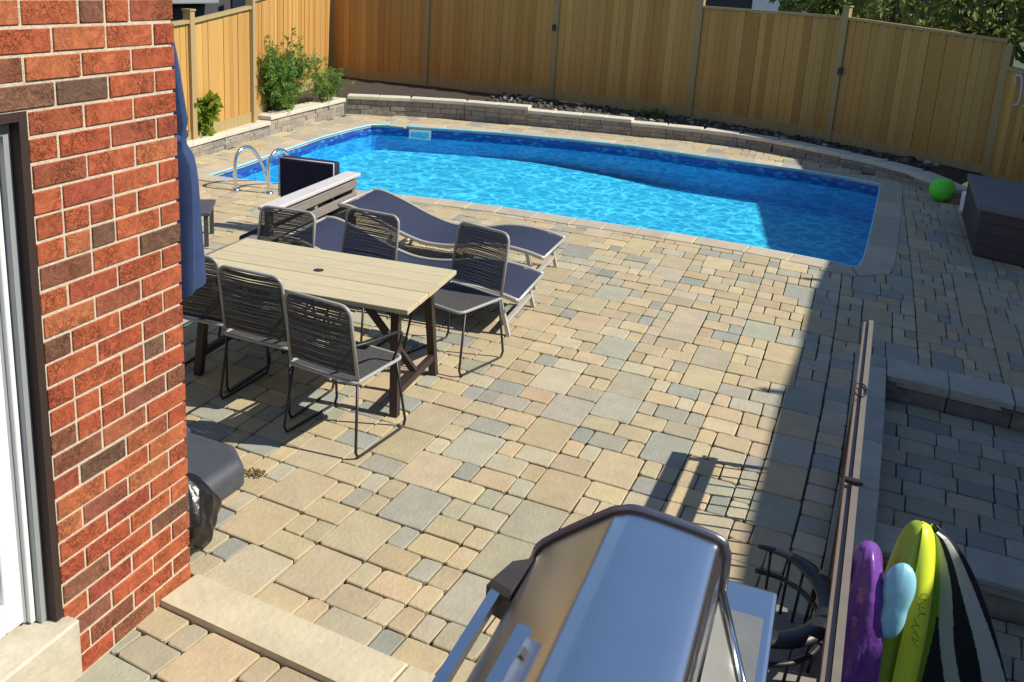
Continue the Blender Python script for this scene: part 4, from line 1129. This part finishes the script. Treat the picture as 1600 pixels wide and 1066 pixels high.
# ================================================================== PLANTS
def leaf(mb, p, d, L, W, tn, roll=None):
    d = d.normalized(); x = d.cross(Vector((U(-1, 1), U(-1, 1), U(-1, 1)))); 
    if x.length < 1e-3: return
    x.normalize(); x *= W/2; nrm = d.cross(x).normalized()*W*.15
    a = p; m_ = p+d*L*.5
    mb.add([a, m_+x+nrm, p+d*L, m_-x+nrm], [(0, 1, 2, 3)], False, tn)
def rv(): 
    while 1:
        v = Vector((U(-1, 1), U(-1, 1), U(-1, 1)))
        if .05 < v.length < 1: return v.normalized()
def plant(name, label, cat, base, stems, leaf_m, L, W, per, up=.3, parent_stem='bark'):
    """stems: list of (top vector, spread, n clumps)"""
    t = thing(name, label, cat, base)
    sm = MB(); lv = MB()
    for top, spread, cl in stems:
        top = Vector(top); mid = top*.5+Vector((U(-.05, .05), U(-.05, .05), 0)); path = smooth_path([(top.x*.1, top.y*.1, -.05), mid, top], 5)
        sm.tube(path, [max(.003, .012*(1-i/len(path))) for i in range(len(path))], 5)
        for c in range(cl):
            k = U(.25, 1.02); i = min(int(k*(len(path)-1)), len(path)-1); o = path[i]; dd = (rv()+Vector((0, 0, up))).normalized(); ln = spread*U(.4, 1)
            tip = o+dd*ln; sm.tube([o, tip], [.003, .0015], 3); tn0 = U(.0, .75)
            for q in range(per):
                tt = U(.2, 1.05); p = o.lerp(tip, tt); leaf(lv, p+rv()*.015, (dd*.6+rv()).normalized(), L*U(.6, 1.25), W*U(.7, 1.2), min(1.0, max(0.0, tn0+U(-.2, .3))))
    sm.build('stem', 'bark', t); lv.build('foliage', leaf_m, t); return t
bz = .30
pB = G(458, 172, .30)
plant('leafy_bush', 'feathery green bush in front of the sunlit left fence', 'bush', (pB.x-.1, pB.y-.05, bz), [((U(-.3, .3), U(-.85, .6), U(.45, 1.12)), .36, 24) for i in range(15)], 'leaf_fern', .085, .024, 20)
pC = G(505, 160, .31)
plant('leafy_bush', 'lighter feathery bush leaning over the wall at the fence corner', 'bush', (pC.x-.05, pC.y+.1, bz), [((U(-.2, .35), U(-.5, .4), U(.35, .95)), .30, 18) for i in range(7)], 'leaf_fern', .075, .020, 18)
pD = G(382, 183, .27)
plant('dry_shrub', 'dried brown shrub left of the feathery bush', 'shrub', (pD.x, pD.y, .25), [((U(-.12, .12), U(-.2, .2), U(.3, .62)), .16, 8) for i in range(5)], 'leaf_brown', .06, .03, 7)
pE = G(305, 210, .25)
hyd = plant('hydrangea', 'yellow green hydrangea beside the blue umbrella', 'shrub', (pE.x+.05, pE.y, .22), [((U(-.22, .22), U(-.3, .3), U(.3, .64)), .18, 15) for i in range(11)], 'leaf_yellow', .13, .085, 8)
bl = MB()
for i in range(60):
    p = Vector((-.03, .0, .66))+rv()*.055; leaf(bl, p, rv(), .04, .035, R())
bl.build('blossom', 'leaf_bloom', hyd)
pw_ = G(862, 152, .30)
plant('weed_clump', 'low green weed growing at the foot of the back fence', 'weed', (pw_.x, pw_.y+.05, .30), [((U(-.3, .3), U(-.15, .15), U(.08, .22)), .12, 9) for i in range(7)], 'leaf_mixed', .09, .03, 9)
pv_ = G(1020, 180, .25)
plant('ground_cover', 'low grey green ground cover on the bed behind the low stone wall', 'plant', (pv_.x, pv_.y, .22), [((U(-.5, .5), U(-.12, .15), U(.05, .12)), .10, 9) for i in range(9)], 'leaf_mixed', .07, .025, 9)
# debris on the patio
dl = MB(); p0 = G(397, 742)
for i in range(60): leaf(dl, Vector((p0.x+U(-.05, .06), p0.y+U(-.03, .03), U(.004, .02))), Vector((U(-1, 1), U(-1, 1), U(-.1, .4))), .022, .012, None)
o = dl.build('dry_leaf_clump', 'dry_leaf'); tag(o, 'small clump of dry brown leaves on the paving', 'leaves')

def big_tree(name, label, base, h, rad, n, leaf_m, L, W, crown_z, cat='tree', lobes=14):
    t = thing(name, label, cat, base)
    tr = MB(); tr.tube(smooth_path([(0, 0, 0), (U(-.1, .1), U(-.1, .1), h*.4), (U(-.2, .2), U(-.2, .2), h*.9)], 5), [.16-.013*i for i in range(11)], 8); 
    lv = MB(); cs_ = []
    for i in range(lobes):
        a = U(0, 6.28); rr = rad*math.sqrt(R())*.75; z = U(crown_z, h); k = rad*U(.28, .5); cs_.append((Vector((rr*math.cos(a), rr*math.sin(a), z)), k, U(0, .6)))
        tr.tube([(0, 0, max(.3, z*.6)), (rr*math.cos(a)*.8, rr*math.sin(a)*.8, z)], [.04, .012], 5)
    for i in range(n):
        c, k, tn = random.choice(cs_); d_ = rv(); p = c+Vector((d_.x, d_.y, d_.z*.8))*k*(R()**.35)
        leaf(lv, p, (d_+Vector((0, 0, -.2))+rv()*.6), L*U(.6, 1.2), W*U(.7, 1.2), min(1.0, tn+U(0, .4)))
    tr.build('trunk', 'bark', t); lv.build('crown', leaf_m, t); return t
big_tree('evergreen_tree', 'dark evergreen tree rising behind the right fence corner', (4.5, 17.9, -.9), 4.1, 1.9, 9000, 'leaf_dark', .26, .10, .9, lobes=46)
for i, (x, y, lab) in enumerate(((-.6, 19.6, 'leafy green shrub above the fence post behind the pool'), (.7, 18.9, 'yellow green shrub over the middle of the right back fence panel'), (1.9, 18.2, 'green shrub over the fence end beside the evergreen'))):
    big_tree('garden_shrub', lab, (x, y, -.9), 4.0, 1.15, 4200, 'leaf_mixed', .24, .085, 1.5, 'shrub', 22)
tb = thing('grey_shed', 'dark neighbouring shed with grey flat lid above the left fence', 'shed')
MB().box(-10.6, -9.0, 10.0, 12.0, -.9, 2.05).build('wall', 'dark_house', tb); MB().box(-10.7, -8.75, 9.0, 11.5, 2.06, 2.14, .02).build('lid', 'grey_lid', tb)
nh = thing('far_house', 'dark neighbouring house wall beyond the left fence', 'house')
MB().box(-22, -13, 14, 26, -.95, 6).build('wall', 'dark_house', nh)
for y in (15, 17.5, 20): MB().box(-12.99, -12.95, y, y+1.2, 1.5, 3.0).build('window', 'window_glass', nh)
MB().box(-22.4, -12.6, 13.6, 26.4, 6.01, 6.2).build('roof', 'roof_shingle', nh)
fh = thing('back_house', 'house glimpsed over the back fence behind the pool', 'house')
MB().box(-6, 2.5, 30, 40, -.95, 5.5).build('wall', 'dark_house', fh)
for x in (-2.9, -1.6): MB().box(x, x+.8, 29.95, 29.99, 1.6, 3.2).build('window', 'white_vinyl', fh)
MB().box(-6.4, 2.9, 29.6, 40.4, 5.51, 5.7).build('roof', 'roof_shingle', fh)
print('pavers', len(pieces), 'tris', sum(len(o.data.polygons) for o in bpy.data.objects if o.type == 'MESH'))
